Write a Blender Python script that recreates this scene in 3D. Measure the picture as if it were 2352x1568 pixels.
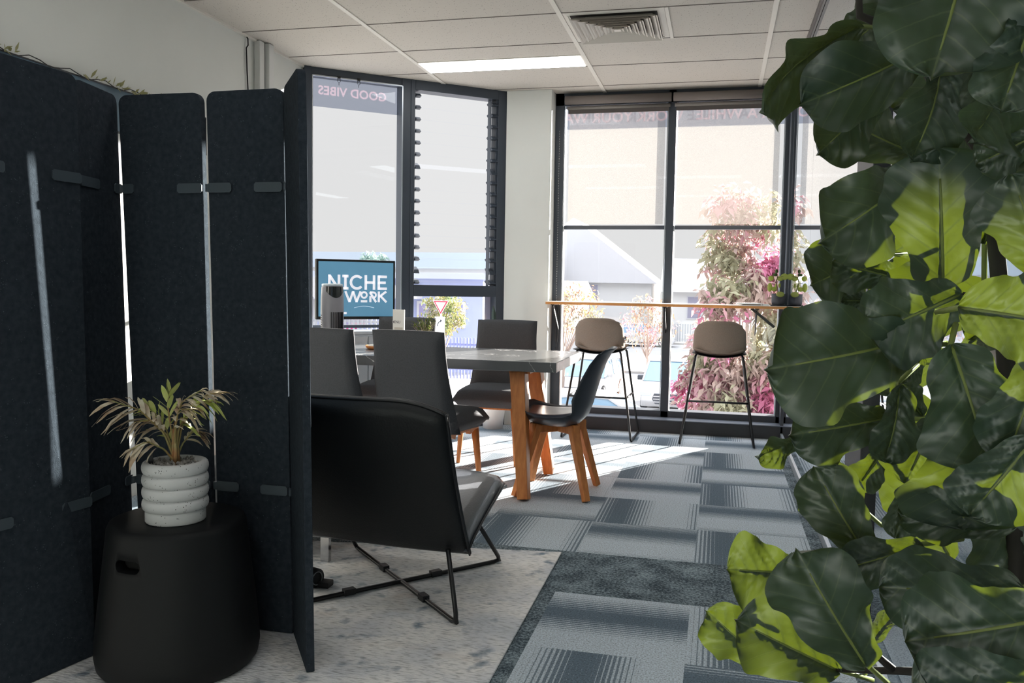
import bpy, bmesh, math, random
from math import sin, cos, pi, radians, sqrt
from mathutils import Vector, Matrix
C = bpy.context.scene.collection
for o in list(bpy.data.objects): bpy.data.objects.remove(o)
random.seed(4)

# ---------------------------------------------------------------- camera, sky, sun, exposure
EYE = 1.1551
YAW, PITCH, ROLL, FPX = -0.238023, -0.066247, 0.016702, 1953.1
cam_d = bpy.data.cameras.new('camera'); cam = bpy.data.objects.new('camera', cam_d); C.objects.link(cam)
_f = Vector((sin(YAW)*cos(PITCH), cos(YAW)*cos(PITCH), sin(PITCH)))
_r0 = Vector((cos(YAW), -sin(YAW), 0)); _u0 = _r0.cross(_f)
_r = _r0*cos(ROLL)+_u0*sin(ROLL); _u = -_r0*sin(ROLL)+_u0*cos(ROLL)
M = Matrix.Identity(4)
for i in range(3): M[i][0] = _r[i]; M[i][1] = _u[i]; M[i][2] = -_f[i]
M[2][3] = EYE
cam.matrix_world = M
cam_d.sensor_width = 36; cam_d.lens = FPX/2352*36; cam_d.clip_start = 0.05; cam_d.clip_end = 500
sc = bpy.context.scene; sc.camera = cam
sc.view_settings.view_transform = 'Standard'; sc.view_settings.look = 'None'
sc.view_settings.gamma = 1; sc.view_settings.use_curve_mapping = False
sc.view_settings.exposure = 0.0

SUN_DIR = Vector((-0.5*cos(radians(11)), -0.866*cos(radians(11)), -sin(radians(11))))   # direction the light travels
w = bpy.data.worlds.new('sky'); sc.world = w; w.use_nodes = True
nt = w.node_tree; nt.nodes.clear()
out = nt.nodes.new('ShaderNodeOutputWorld'); bg = nt.nodes.new('ShaderNodeBackground')
tc = nt.nodes.new('ShaderNodeTexCoord'); sx = nt.nodes.new('ShaderNodeSeparateXYZ')
nt.links.new(tc.outputs['Generated'], sx.inputs[0])
cr = nt.nodes.new('ShaderNodeValToRGB')      # hazy horizon; overhead, out of view, brightened to light facades and room
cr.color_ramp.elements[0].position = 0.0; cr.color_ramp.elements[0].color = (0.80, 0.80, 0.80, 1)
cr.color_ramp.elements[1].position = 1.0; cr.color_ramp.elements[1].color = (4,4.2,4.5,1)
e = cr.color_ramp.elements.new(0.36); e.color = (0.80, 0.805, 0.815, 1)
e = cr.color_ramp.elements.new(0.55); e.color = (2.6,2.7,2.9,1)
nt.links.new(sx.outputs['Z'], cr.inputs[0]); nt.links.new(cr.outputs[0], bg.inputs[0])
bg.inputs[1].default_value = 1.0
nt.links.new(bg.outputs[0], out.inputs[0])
sd = bpy.data.lights.new('sun', 'SUN'); sd.energy = 52; sd.angle = radians(0.53); sd.color = (1.0, 0.93, 0.84)
so = bpy.data.objects.new('sun', sd); C.objects.link(so)
so.rotation_euler = SUN_DIR.to_track_quat('-Z', 'Y').to_euler(); so.location = (8, 14, 6)

# ---------------------------------------------------------------- helpers
def lin(c):
    return tuple(((x/255)/12.92 if x/255 <= .04045 else ((x/255+.055)/1.055)**2.4) for x in c)
class NT:
    def __init__(s, m): s.t = m.node_tree; s.n = s.t.nodes; s.l = s.t.links
    def new(s, k, **kw):
        n = s.n.new(k)
        for a, b in kw.items(): setattr(n, a, b)
        return n
    def math(s, op, a, b=None, c=None, clamp=False):
        n = s.n.new('ShaderNodeMath'); n.operation = op; n.use_clamp = clamp
        for i, x in enumerate((a, b, c)):
            if x is None: continue
            if isinstance(x, (int, float)): n.inputs[i].default_value = x
            else: s.l.new(x, n.inputs[i])
        return n.outputs[0]
    def mix(s, f, a, b):
        n = s.n.new('ShaderNodeMix'); n.data_type = 'RGBA'
        for i, x in ((0, f), (6, a), (7, b)):
            if isinstance(x, (int, float)): n.inputs[i].default_value = x
            elif isinstance(x, tuple): n.inputs[i].default_value = (*x[:3], 1)
            else: s.l.new(x, n.inputs[i])
        return n.outputs[2]
MATS = {}
def mat(name, col, rough=0.6, metal=0.0, noise=0.0, nscale=20, bump=0.0, bscale=80, trans=0.0, emis=0.0, spec=0.5, col2=None, coat=0.0, stretch=None, sheen=0.0):
    if name in MATS: return MATS[name]
    m = bpy.data.materials.new(name); m.use_nodes = True; N = NT(m)
    b = N.n['Principled BSDF']; c = lin(col)
    b.inputs['Roughness'].default_value = rough; b.inputs['Metallic'].default_value = metal
    b.inputs['Specular IOR Level'].default_value = spec
    if coat: b.inputs['Coat Weight'].default_value = coat
    if sheen: b.inputs['Sheen Weight'].default_value = sheen
    tcn = N.new('ShaderNodeTexCoord'); src = tcn.outputs['Object']
    if stretch:
        mp = N.new('ShaderNodeMapping'); mp.inputs['Scale'].default_value = stretch; N.l.new(src, mp.inputs[0]); src = mp.outputs[0]
    nz = N.new('ShaderNodeTexNoise'); nz.inputs['Scale'].default_value = nscale; nz.inputs['Detail'].default_value = 5
    N.l.new(src, nz.inputs['Vector'])
    c2 = lin(col2) if col2 else tuple(x*(1-noise) for x in c)
    if noise or col2:
        f = N.math('MULTIPLY_ADD', nz.outputs[0], 2.4, -0.7, clamp=True)
        N.l.new(N.mix(f, c, c2), b.inputs['Base Color'])
    else:
        f = N.math('MULTIPLY', nz.outputs[0], 0.12)
        N.l.new(N.mix(f, c, tuple(x*.8 for x in c)), b.inputs['Base Color'])
    if bump:
        n2 = N.new('ShaderNodeTexNoise'); n2.inputs['Scale'].default_value = bscale; N.l.new(src, n2.inputs['Vector'])
        bp = N.new('ShaderNodeBump'); bp.inputs['Strength'].default_value = bump; bp.inputs['Distance'].default_value = .004
        N.l.new(n2.outputs[0], bp.inputs['Height']); N.l.new(bp.outputs[0], b.inputs['Normal'])
    if emis:
        b.inputs['Emission Color'].default_value = (*c, 1); b.inputs['Emission Strength'].default_value = emis
    if trans:
        o = N.n['Material Output']; tr = N.new('ShaderNodeBsdfTranslucent'); tr.inputs[0].default_value = (*c, 1)
        ms = N.new('ShaderNodeMixShader'); ms.inputs[0].default_value = trans
        N.l.new(b.outputs[0], ms.inputs[1]); N.l.new(tr.outputs[0], ms.inputs[2]); N.l.new(ms.outputs[0], o.inputs[0])
    MATS[name] = m; return m
def glass(name, tint=(0.93, 0.95, 0.95), refl=1.0):
    if name in MATS: return MATS[name]
    m = bpy.data.materials.new(name); m.use_nodes = True; N = NT(m); N.n.clear()
    o = N.new('ShaderNodeOutputMaterial'); t = N.new('ShaderNodeBsdfTransparent'); t.inputs[0].default_value = (*tint, 1)
    g = N.new('ShaderNodeBsdfGlossy'); g.inputs['Roughness'].default_value = 0.0; g.inputs[0].default_value = (.95, .97, 1, 1)
    ge = N.new('ShaderNodeNewGeometry'); vm = N.new('ShaderNodeVectorMath'); vm.operation = 'DOT_PRODUCT'
    N.l.new(ge.outputs['Incoming'], vm.inputs[0]); N.l.new(ge.outputs['Normal'], vm.inputs[1])
    c_ = N.math('SUBTRACT', 1, N.math('ABSOLUTE', vm.outputs['Value'])); p_ = N.math('POWER', c_, 5)
    f = N.math('MULTIPLY', N.math('MULTIPLY_ADD', p_, .96, .04), refl, clamp=True)
    ms = N.new('ShaderNodeMixShader'); N.l.new(f, ms.inputs[0]); N.l.new(t.outputs[0], ms.inputs[1]); N.l.new(g.outputs[0], ms.inputs[2])
    N.l.new(ms.outputs[0], o.inputs[0]); MATS[name] = m; return m

class MB:
    def __init__(s): s.v = []; s.f = []; s.uv = {}
    def add(s, vs, fs):
        k = len(s.v); s.v += [tuple(x) for x in vs]; s.f += [tuple(i+k for i in f) for f in fs]; return k
    def box(s, x0, x1, y0, y1, z0, z1, M=None):
        vs = [Vector((x, y, z)) for z in (z0, z1) for y in (y0, y1) for x in (x0, x1)]
        if M is not None: vs = [M @ v for v in vs]
        s.add(vs, [(0,2,3,1),(4,5,7,6),(0,1,5,4),(2,6,7,3),(0,4,6,2),(1,3,7,5)]); return s
    def beam(s, a, b, wx, wy, wx2=None, wy2=None, up=(0,0,1), cap=0):
        a = Vector(a); b = Vector(b); d = (b-a).normalized(); u = Vector(up)
        if abs(d.dot(u)) > .95: u = Vector((0,1,0))
        r = d.cross(u).normalized(); q = r.cross(d)
        wx2 = wx if wx2 is None else wx2; wy2 = wy if wy2 is None else wy2
        vs = [p + r*i*x/2 + q*j*y/2 for p, x, y in ((a, wx, wy), (b, wx2, wy2)) for i, j in ((-1,-1),(1,-1),(1,1),(-1,1))]
        s.add(vs, [(3,2,1,0),(4,5,6,7),(0,1,5,4),(1,2,6,5),(2,3,7,6),(3,0,4,7)]); return s
    def tube(s, pts, r, n=8, closed=False, r2=None):
        pts = [Vector(p) for p in pts]; N = len(pts); rings = []
        pr = None
        for i, p in enumerate(pts):
            if closed: d = (pts[(i+1)%N]-pts[i-1])
            else: d = (pts[min(i+1,N-1)]-pts[max(i-1,0)])
            d.normalize()
            if pr is None:
                up = Vector((0,0,1)) if abs(d.z) < .9 else Vector((0,1,0)); a = d.cross(up).normalized()
            else: a = (pr - d*pr.dot(d)).normalized()
            pr = a; b = d.cross(a)
            rr = r if r2 is None else r+(r2-r)*i/max(1,N-1)
            rings.append([p + a*cos(2*pi*k/n)*rr + b*sin(2*pi*k/n)*rr for k in range(n)])
        k = s.add([v for R in rings for v in R], [])
        for i in range(N if closed else N-1):
            j = (i+1) % N
            for q in range(n):
                s.f.append((k+i*n+q, k+i*n+(q+1)%n, k+j*n+(q+1)%n, k+j*n+q))
        if not closed:
            s.f.append(tuple(k+q for q in range(n))[::-1]); s.f.append(tuple(k+(N-1)*n+q for q in range(n)))
        return s
    def lathe(s, prof, c=(0,0,0), n=32, M=None, sx=1, sy=1):
        vs = []
        for r, z in prof:
            for k in range(n):
                v = Vector((c[0]+r*sx*cos(2*pi*k/n), c[1]+r*sy*sin(2*pi*k/n), c[2]+z))
                vs.append(M @ v if M is not None else v)
        fs = [(i*n+k, i*n+(k+1)%n, (i+1)*n+(k+1)%n, (i+1)*n+k) for i in range(len(prof)-1) for k in range(n)]
        if prof[0][0] > 1e-5: fs.append(tuple(range(n))[::-1])
        if prof[-1][0] > 1e-5: fs.append(tuple((len(prof)-1)*n+k for k in range(n)))
        s.add(vs, fs); return s
    def prism(s, poly, h0, h1, fn):
        n = len(poly); vs = [fn(a, b, h) for h in (h0, h1) for a, b in poly]
        s.add(vs, [tuple(range(n))[::-1], tuple(range(n, 2*n))] + [(i, (i+1)%n, n+(i+1)%n, n+i) for i in range(n)]); return s
    def sheet(s, nu, nv, fn, th, edge=6):
        P = [[Vector(fn(i/nu, j/nv)) for j in range(nv+1)] for i in range(nu+1)]
        A = []; B = []
        for i in range(nu+1):
            for j in range(nv+1):
                du = P[min(i+1,nu)][j]-P[max(i-1,0)][j]; dv = P[i][min(j+1,nv)]-P[i][max(j-1,0)]
                n = du.cross(dv)
                n = n.normalized() if n.length > 1e-9 else Vector((0,0,1))
                a = abs(2*i/nu-1); b = abs(2*j/nv-1)
                t = th/2*max(0.12, sqrt(max(0, 1-a**edge))*sqrt(max(0, 1-b**edge))) if edge else th/2
                A.append(P[i][j]+n*t); B.append(P[i][j]-n*t)
        q = lambda i, j: i*(nv+1)+j
        k = s.add(A+B, []); L = len(A)
        for i in range(nu):
            for j in range(nv):
                s.f.append((k+q(i,j), k+q(i+1,j), k+q(i+1,j+1), k+q(i,j+1)))
                s.f.append((k+L+q(i,j+1), k+L+q(i+1,j+1), k+L+q(i+1,j), k+L+q(i,j)))
        rim = [(i,0) for i in range(nu)]+[(nu,j) for j in range(nv)]+[(i,nv) for i in range(nu,0,-1)]+[(0,j) for j in range(nv,0,-1)]
        for a in range(len(rim)):
            p, r = rim[a], rim[(a+1)%len(rim)]
            s.f.append((k+q(*r), k+q(*p), k+L+q(*p), k+L+q(*r)))
        return s
    def build(s, name, m, parent=None, smooth=False, bevel=0, seg=2, subs=0):
        me = bpy.data.meshes.new(name); me.from_pydata(s.v, [], s.f)
        bm = bmesh.new(); bm.from_mesh(me); bmesh.ops.recalc_face_normals(bm, faces=bm.faces); bm.to_mesh(me); bm.free()
        me.update(); me.materials.append(m)
        if smooth:
            for p in me.polygons: p.use_smooth = True
        o = bpy.data.objects.new(name, me); C.objects.link(o)
        if parent is not None: o.parent = parent
        if bevel:
            b = o.modifiers.new('bevel', 'BEVEL'); b.width = bevel; b.segments = seg; b.limit_method = 'ANGLE'; b.angle_limit = radians(35)
        if subs:
            b = o.modifiers.new('subd', 'SUBSURF'); b.levels = subs; b.render_levels = subs
        if smooth == 'auto' or (smooth and bevel):
            pass
        return o
def empty(name, loc=(0,0,0), rz=0.0, label=None, cat=None, group=None, kind=None):
    o = bpy.data.objects.new(name, None); C.objects.link(o); o.location = loc; o.rotation_euler = (0,0,rz); o.empty_display_size = .1
    return tag(o, label, cat, group, kind)
def tag(o, label=None, cat=None, group=None, kind=None):
    if label: o['label'] = label
    if cat: o['category'] = cat
    if group: o['group'] = group
    if kind: o['kind'] = kind
    return o
def copy_tree(o, parent=None):
    c = o.copy(); C.objects.link(c); c.parent = parent
    for ch in [x for x in bpy.data.objects if x.parent is o]: copy_tree(ch, c)
    return c
def text_mesh(s, size, fn, depth=.002, bold=0.0, spacing=1.0, name='lettering'):
    cu = bpy.data.curves.new(name, 'FONT'); cu.body = s; cu.size = size; cu.offset = bold; cu.extrude = depth; cu.space_character = spacing
    cu.align_x = 'CENTER'; cu.resolution_u = 3
    ob = bpy.data.objects.new(name, cu); C.objects.link(ob)
    dg = bpy.context.evaluated_depsgraph_get(); me = bpy.data.meshes.new_from_object(ob.evaluated_get(dg))
    b = MB(); b.add([fn(v.co.x, v.co.y, v.co.z) for v in me.vertices], [tuple(p.vertices) for p in me.polygons])
    bpy.data.objects.remove(ob); bpy.data.curves.remove(cu); bpy.data.meshes.remove(me)
    return b

# ---------------------------------------------------------------- materials
white_wall = mat('painted_wall', (212,214,210), .85, noise=.04, nscale=3, bump=.08, bscale=200)
ceil_frame = mat('white_grid_metal', (215,210,202), .5)
frame_m = mat('dark_window_frame', (62,69,79), .45, spec=.4)  # frame colour lifted to blue-grey to stand in for window haze
felt = mat('charcoal_felt', (40,46,53), .95, col2=(53,60,68), nscale=60, bump=.3, bscale=300, spec=.1)
clip_m = mat('grey_plastic', (66,76,84), .5)
blackm = mat('black_metal', (16,17,19), .35)
black_plastic = mat('black_plastic', (30,31,34), .55)
leather = mat('black_leather', (15,18,21), .45, bump=.2, bscale=150, spec=.35)
grey_fabric = mat('grey_fabric', (80,82,86), .9, noise=.25, nscale=220, bump=.3, bscale=400, spec=.2)
taupe_fabric = mat('taupe_fabric', (158,143,131), .9, noise=.22, nscale=260, bump=.3, bscale=400, spec=.2)
oak = mat('oak_wood', (206,134,72), .5, col2=(176,104,52), nscale=9, stretch=(6,6,.7))
ply = mat('ply_edge', (214,158,96), .5, col2=(188,128,70), nscale=10, stretch=(1,8,20))
concrete = mat('grey_stone', (98,100,102), .25, noise=.18, nscale=5, spec=.5)
whitep = mat('white_plastic', (232,232,230), .4)
white_ceramic = mat('white_speckle', (205,205,205), .7)
chrome = mat('chrome', (200,200,200), .15, metal=1)
steel_pad = mat('cable_black', (14,14,15), .6)
pane = glass('window_glass', (.99,.99,.99), .45); blade_glass = glass('louvre_glass', (.998,.998,1), .12)
part_glass = glass('partition_glass', (.86,.9,.91), 1.6)

def speckle(m, dark, scale=160, thr=.68):
    N = NT(m); b = N.n['Principled BSDF']; tcn = N.new('ShaderNodeTexCoord')
    v = N.new('ShaderNodeTexVoronoi'); v.inputs['Scale'].default_value = scale; N.l.new(tcn.outputs['Object'], v.inputs['Vector'])
    n2 = N.new('ShaderNodeTexNoise'); n2.inputs['Scale'].default_value = scale*.25; N.l.new(tcn.outputs['Object'], n2.inputs['Vector'])
    a = N.math('LESS_THAN', v.outputs['Distance'], .22); c = N.math('GREATER_THAN', n2.outputs[0], thr)
    f = N.math('MULTIPLY', a, c); old = b.inputs['Base Color'].links[0].from_socket
    N.l.new(N.mix(f, old, lin(dark)), b.inputs['Base Color'])
speckle(white_ceramic, (40,36,34), 170, .56)
speckle(felt, (78,86,94), 140, .62)

# carpet tiles: half metre squares, lines turned a quarter from tile to tile
def carpet():
    m = bpy.data.materials.new('carpet_tiles'); m.use_nodes = True; N = NT(m); b = N.n['Principled BSDF']
    b.inputs['Roughness'].default_value = .95; b.inputs['Specular IOR Level'].default_value = .15
    g = N.new('ShaderNodeTexCoord'); s = N.new('ShaderNodeSeparateXYZ'); N.l.new(g.outputs['Object'], s.inputs[0])
    U = N.math('MULTIPLY_ADD', s.outputs[0], 2, .568*2); V = N.math('MULTIPLY_ADD', s.outputs[1], -2, 5.606*2)
    iu = N.math('FLOOR', U); iv = N.math('FLOOR', V)
    fu = N.math('SUBTRACT', U, iu); fv = N.math('SUBTRACT', V, iv)
    par = N.math('ABSOLUTE', N.math('MODULO', N.math('ADD', iu, iv), 2))      # 0: lines run away from the room front
    t = N.math('ADD', N.math('MULTIPLY', fu, N.math('SUBTRACT', 1, par)), N.math('MULTIPLY', fv, par))
    cb = N.new('ShaderNodeCombineXYZ'); N.l.new(iu, cb.inputs[0]); N.l.new(iv, cb.inputs[1])
    wn = N.new('ShaderNodeTexWhiteNoise'); wn.noise_dimensions = '2D'; N.l.new(cb.outputs[0], wn.inputs['Vector'])
    ph = N.math('MULTIPLY', wn.outputs['Value'], .35)
    q = N.math('FRACT', N.math('ADD', N.math('ADD', t, ph), .1))
    d = N.math('ABSOLUTE', N.math('SUBTRACT', q, .5))                 # 0 at the dark band
    k = N.math('MULTIPLY_ADD', d, -3.5, 1.22, clamp=True)              # 1 dark .. 0 light
    line = N.math('FRACT', N.math('MULTIPLY', t, 30))
    wob = N.new('ShaderNodeTexNoise'); wob.inputs['Scale'].default_value = 130; N.l.new(g.outputs['Object'], wob.inputs['Vector'])
    line2 = N.math('ADD', line, N.math('MULTIPLY_ADD', wob.outputs[0], .3, -.15))
    stripe = N.math('LESS_THAN', line2, k)
    soft = N.math('ADD', N.math('MULTIPLY', stripe, .72), N.math('MULTIPLY', k, .28))
    nz = N.new('ShaderNodeTexNoise'); nz.inputs['Scale'].default_value = 170; nz.inputs['Detail'].default_value = 4; N.l.new(g.outputs['Object'], nz.inputs['Vector'])
    col = N.mix(soft, lin((206,217,226)), lin((108,124,137)))
    col = N.mix(N.math('MULTIPLY_ADD', nz.outputs[0], 4.0, -1.7, clamp=True), col, N.mix(.5, col, (0.01,0.012,0.015)))
    # plain speckled tiles: one row across, the strip beside the rug and the strip along the glass
    row = N.math('COMPARE', iv, 4.0, .1)
    left = N.math('MULTIPLY', N.math('LESS_THAN', U, 0), N.math('GREATER_THAN', V, 5))
    right = N.math('GREATER_THAN', U, 2)
    sp = N.math('MAXIMUM', row, N.math('MAXIMUM', left, right))
    n3 = N.new('ShaderNodeTexNoise'); n3.inputs['Scale'].default_value = 95; n3.inputs['Detail'].default_value = 6; n3.inputs['Roughness'].default_value = .75; N.l.new(g.outputs['Object'], n3.inputs['Vector'])
    n4 = N.new('ShaderNodeTexNoise'); n4.inputs['Scale'].default_value = 9; n4.inputs['Detail'].default_value = 4; N.l.new(g.outputs['Object'], n4.inputs['Vector'])
    f3 = N.math('ADD', N.math('MULTIPLY_ADD', n3.outputs[0], 3.4, -1.45), N.math('MULTIPLY_ADD', n4.outputs[0], 1.2, -.6), clamp=True)
    spc = N.mix(f3, lin((60,72,80)), lin((176,192,200)))
    N.l.new(N.mix(sp, col, spc), b.inputs['Base Color'])
    bp = N.new('ShaderNodeBump'); bp.inputs['Strength'].default_value = .35; bp.inputs['Distance'].default_value = .004
    N.l.new(nz.outputs[0], bp.inputs['Height']); N.l.new(bp.outputs[0], b.inputs['Normal'])
    return m
def ceiling_tiles():
    m = bpy.data.materials.new('ceiling_tiles'); m.use_nodes = True; N = NT(m); b = N.n['Principled BSDF']
    b.inputs['Roughness'].default_value = .9
    g = N.new('ShaderNodeTexCoord')
    v = N.new('ShaderNodeTexVoronoi'); v.inputs['Scale'].default_value = 85; N.l.new(g.outputs['Object'], v.inputs['Vector'])
    n = N.new('ShaderNodeTexNoise'); n.inputs['Scale'].default_value = 60; N.l.new(g.outputs['Object'], n.inputs['Vector'])
    f = N.math('MULTIPLY', N.math('LESS_THAN', v.outputs['Distance'], .2), N.math('GREATER_THAN', n.outputs[0], .52))
    N.l.new(N.mix(f, lin((194,188,180)), lin((112,106,100))), b.inputs['Base Color']); return m
def rug_mat():
    m = bpy.data.materials.new('woven_rug'); m.use_nodes = True; N = NT(m); b = N.n['Principled BSDF']; b.inputs['Roughness'].default_value = 1
    b.inputs['Specular IOR Level'].default_value = .1
    g = N.new('ShaderNodeTexCoord')
    def nz(sc_, det=5, st=(1,1,1)):
        mp = N.new('ShaderNodeMapping'); mp.inputs['Scale'].default_value = st; N.l.new(g.outputs['Object'], mp.inputs[0])
        n = N.new('ShaderNodeTexNoise'); n.inputs['Scale'].default_value = sc_; n.inputs['Detail'].default_value = det; N.l.new(mp.outputs[0], n.inputs['Vector']); return n.outputs[0]
    a = N.math('MULTIPLY_ADD', nz(5, 8), 4.5, -1.9, clamp=True)
    c = N.mix(a, lin((246,243,240)), lin((222,223,227)))
    blue = N.math('MULTIPLY_ADD', nz(11, 8), 6, -3.5, clamp=True)
    c = N.mix(blue, c, lin((92,118,140)))
    big = N.math('MULTIPLY_ADD', nz(2.1, 3), 5, -2.4, clamp=True)
    c = N.mix(N.math('MULTIPLY', big, .45), c, lin((128,146,158)))
    beige = N.math('MULTIPLY_ADD', nz(3.3, 6, (1,1.4,1)), 6, -3.6, clamp=True)
    c = N.mix(N.math('MULTIPLY', beige, .6), c, lin((190,170,155)))
    fine = nz(90, 3, (.35,1.5,1))
    c = N.mix(N.math('MULTIPLY_ADD', fine, 5.5, -2.75, clamp=True), c, N.mix(.42, c, (0.02,0.025,0.03)))
    N.l.new(c, b.inputs['Base Color'])
    bp = N.new('ShaderNodeBump'); bp.inputs['Strength'].default_value = .6; bp.inputs['Distance'].default_value = .01
    N.l.new(fine, bp.inputs['Height']); N.l.new(bp.outputs[0], b.inputs['Normal']); return m
def blind_mat():
    m = bpy.data.materials.new('sheer_blind'); m.use_nodes = True; N = NT(m); N.n.clear()
    o = N.new('ShaderNodeOutputMaterial'); t = N.new('ShaderNodeBsdfTransparent'); t.inputs[0].default_value = (1,1,1,1)
    d = N.new('ShaderNodeBsdfDiffuse'); d.inputs[0].default_value = (*lin((150,140,132)),1)
    tr = N.new('ShaderNodeBsdfTranslucent'); tr.inputs[0].default_value = (.074,.070,.065,1)
    a = N.new('ShaderNodeAddShader'); N.l.new(d.outputs[0], a.inputs[0]); N.l.new(tr.outputs[0], a.inputs[1])
    g = N.new('ShaderNodeTexCoord'); n = N.new('ShaderNodeTexNoise'); n.inputs['Scale'].default_value = 220; N.l.new(g.outputs['Object'], n.inputs['Vector'])
    f = N.math('MULTIPLY_ADD', n.outputs[0], .3, .27, clamp=True)
    ms = N.new('ShaderNodeMixShader'); N.l.new(f, ms.inputs[0]); N.l.new(t.outputs[0], ms.inputs[1]); N.l.new(d.outputs[0], ms.inputs[2])
    N.l.new(a.outputs[0], ms.inputs[2]); N.l.new(ms.outputs[0], o.inputs[0]); return m
def film_mat(name, col, alpha, glow=None):
    m = bpy.data.materials.new(name); m.use_nodes = True; N = NT(m); N.n.clear()
    o = N.new('ShaderNodeOutputMaterial'); t = N.new('ShaderNodeBsdfTransparent'); t.inputs[0].default_value = (*lin(col),1)
    tr = N.new('ShaderNodeBsdfTranslucent' if glow else 'ShaderNodeBsdfDiffuse'); tr.inputs[0].default_value = (*(glow or lin(col)),1)
    ms = N.new('ShaderNodeMixShader'); ms.inputs[0].default_value = alpha; N.l.new(t.outputs[0], ms.inputs[1]); N.l.new(tr.outputs[0], ms.inputs[2])
    N.l.new(ms.outputs[0], o.inputs[0]); return m
carpet_m = carpet(); tiles_m = ceiling_tiles(); rug_m = rug_mat(); blind_m = blind_mat()
film_m = film_mat('sign_band_film', (176,182,196), .0)
letter_film = film_mat('sign_letter_film', (250,236,236), .4, (.16,.11,.11))
lamp_m = mat('lamp_diffuser', (250,250,250), .5, emis=6.0)
HC = 2.72

# ---------------------------------------------------------------- room shell
YB = -2.2          # back wall, behind the camera
XR = 6.0           # far side of the neighbouring room
tag(MB().box(-3.2, XR+.2, YB-.2, 7.12, -.2, 0).build('floor', carpet_m), kind='structure')
# ceiling slab follows the cut corner
cl = MB(); cl.prism([(-3.2, YB-.2), (XR+.2, YB-.2), (XR+.2, 7.12), (-1.55, 7.12), (-3.2, 5.72)], HC, HC+.25, lambda a, b, h: (a, b, h))
ceil = cl.build('ceiling', tiles_m); tag(ceil, kind='structure')
gt = MB(); gc = MB()
XL = [-3.0, -2.148, -.948, .252]
for x in XL[1:]:
    yend = 7.0 if x > -1.6 else 6.5
    gt.box(x-.014, x+.014, YB, yend, HC-.006, HC+.001)
for k in range(-11, 4):
    y = 4.92+.6*k
    x0 = -2.99 if y < 5.75 else (-3.0+(y-5.80)/.8445+.06)
    gc.box(x0, 5.9, y-.0035, y+.0035, HC-.003, HC+.001)
for x in (1.55, 2.75, 3.95, 5.15): gt.box(x-.014, x+.014, YB, 7.0, HC-.006, HC+.001)
for x, y0, y1 in ((-.34, 4.92, 5.52),): gt.box(x-.01, x+.01, y0, y1, HC-.006, HC+.001)
gt.build('ceiling_grid', ceil_frame, ceil)
gc.build('ceiling_seam', mat('seam_gap_shadow', (118,110,104), .6), ceil)  # strips coloured dark to stand in for shadow gaps between tiles
edge = MB().box(-3.0, -2.978, YB, 5.78, HC-.012, HC); edge.box(-1.3, .5, 6.99, 7.02, HC-.03, HC)
edge.build('wall_angle', ceil_frame, ceil)
tag(MB().box(-3.2, -3.0, YB-.2, 5.81, 0, HC).build('wall_left', white_wall), kind='structure')
tag(MB().box(-3.0, XR, YB-.2, YB, 0, HC).build('wall_back', white_wall), kind='structure')
tag(MB().box(XR, XR+.2, YB-.2, 7.12, 0, HC).build('wall_right', white_wall), kind='structure')
pl_ = MB(); pl_.prism([(-1.722, 6.78), (-1.35, 6.78), (-1.35, 7.12), (-1.56, 7.12), (-1.722, 6.99)], 0, HC, lambda a, b, h: (a, b, h))
tag(pl_.build('wall_pillar', white_wall, bevel=.004), kind='structure')
# service duct on the left wall
d_ = MB().box(-3.0, -2.955, 5.09, 5.15, 0, HC-.003); d_.box(-3.0, -2.93, 5.165, 5.23, 0, HC-.003); d_.box(-3.0, -2.985, 5.15, 5.165, 0, HC-.003)
tag(d_.build('trim_1', mat('duct_white', (205,206,204), .5), bevel=.006), kind='structure')

# window 3: the large front window
def front_window(name, x0, x1, mull, ztop=2.69, zb=.1):
    root = empty(name, kind='structure')
    f = MB(); Y0, Y1 = 6.95, 7.09
    f.box(x0, x0+.074, Y0, Y1, zb, HC); f.box(x1-.05, x1, Y0, Y1, zb, HC)
    f.box(x0, x1, Y0, Y1, zb, zb+.057); f.box(x0, x1, Y0, Y1, ztop-.07, HC)
    for m_ in mull: f.box(m_-.031, m_+.031, Y0, Y1, zb, HC)
    if zb < 1: f.box(x0, x1, 7.0, 7.075, 1.625, 1.655)
    f.build('window_frame', frame_m, root, bevel=.003)
    t = MB()
    xs = [x0+.04]+[m_ for m_ in mull]+[x1-.03]
    for a, b in zip(xs[:-1], xs[1:]):
        MB().box(a, b, 7.045, 7.051, zb+.04, 2.7).build('glass_pane', pane, root)
    for m_ in mull:
        t.box(m_-.04, m_-.034, 6.955, 6.985, zb+.057, ztop-.07); t.box(m_+.034, m_+.04, 6.955, 6.985, zb+.057, ztop-.07)
    t.box(x0+.078, x0+.084, 6.955, 6.985, zb+.057, ztop-.07); t.box(x1-.06, x1-.054, 6.955, 6.985, zb+.057, ztop-.07)
    t.build('glazing_bead', mat('aluminium', (190,196,202), .3, metal=.8), root)
    return root
w3 = front_window('window_3', -1.351, .506, [-.407])
sb_ = MB(); sb_.add([(-1.28,7.06,2.448),(.46,7.06,2.448),(.46,7.06,2.66),(-1.28,7.06,2.66)], [(0,1,2,3)]); sb_.build('sign_band', film_m, w3)
text_mesh('WORK YOUR WAY', .118, lambda x, y, z: (-.85-x, 7.057+z, 2.500+y), 0, .0022, 1.02).build('lettering', letter_film, w3)
text_mesh('FOR A WHILE', .118, lambda x, y, z: (.14-x, 7.057+z, 2.502+y), 0, .0022, 1.02).build('lettering', letter_film, w3)
w4 = front_window('window_4', .56, 5.98, [1.75, 2.85, 4.55], zb=1.62)
tag(MB().box(.56, 6.0, 6.95, 7.1, .1, 1.62).build('wall_front', white_wall), kind='structure')
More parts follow.
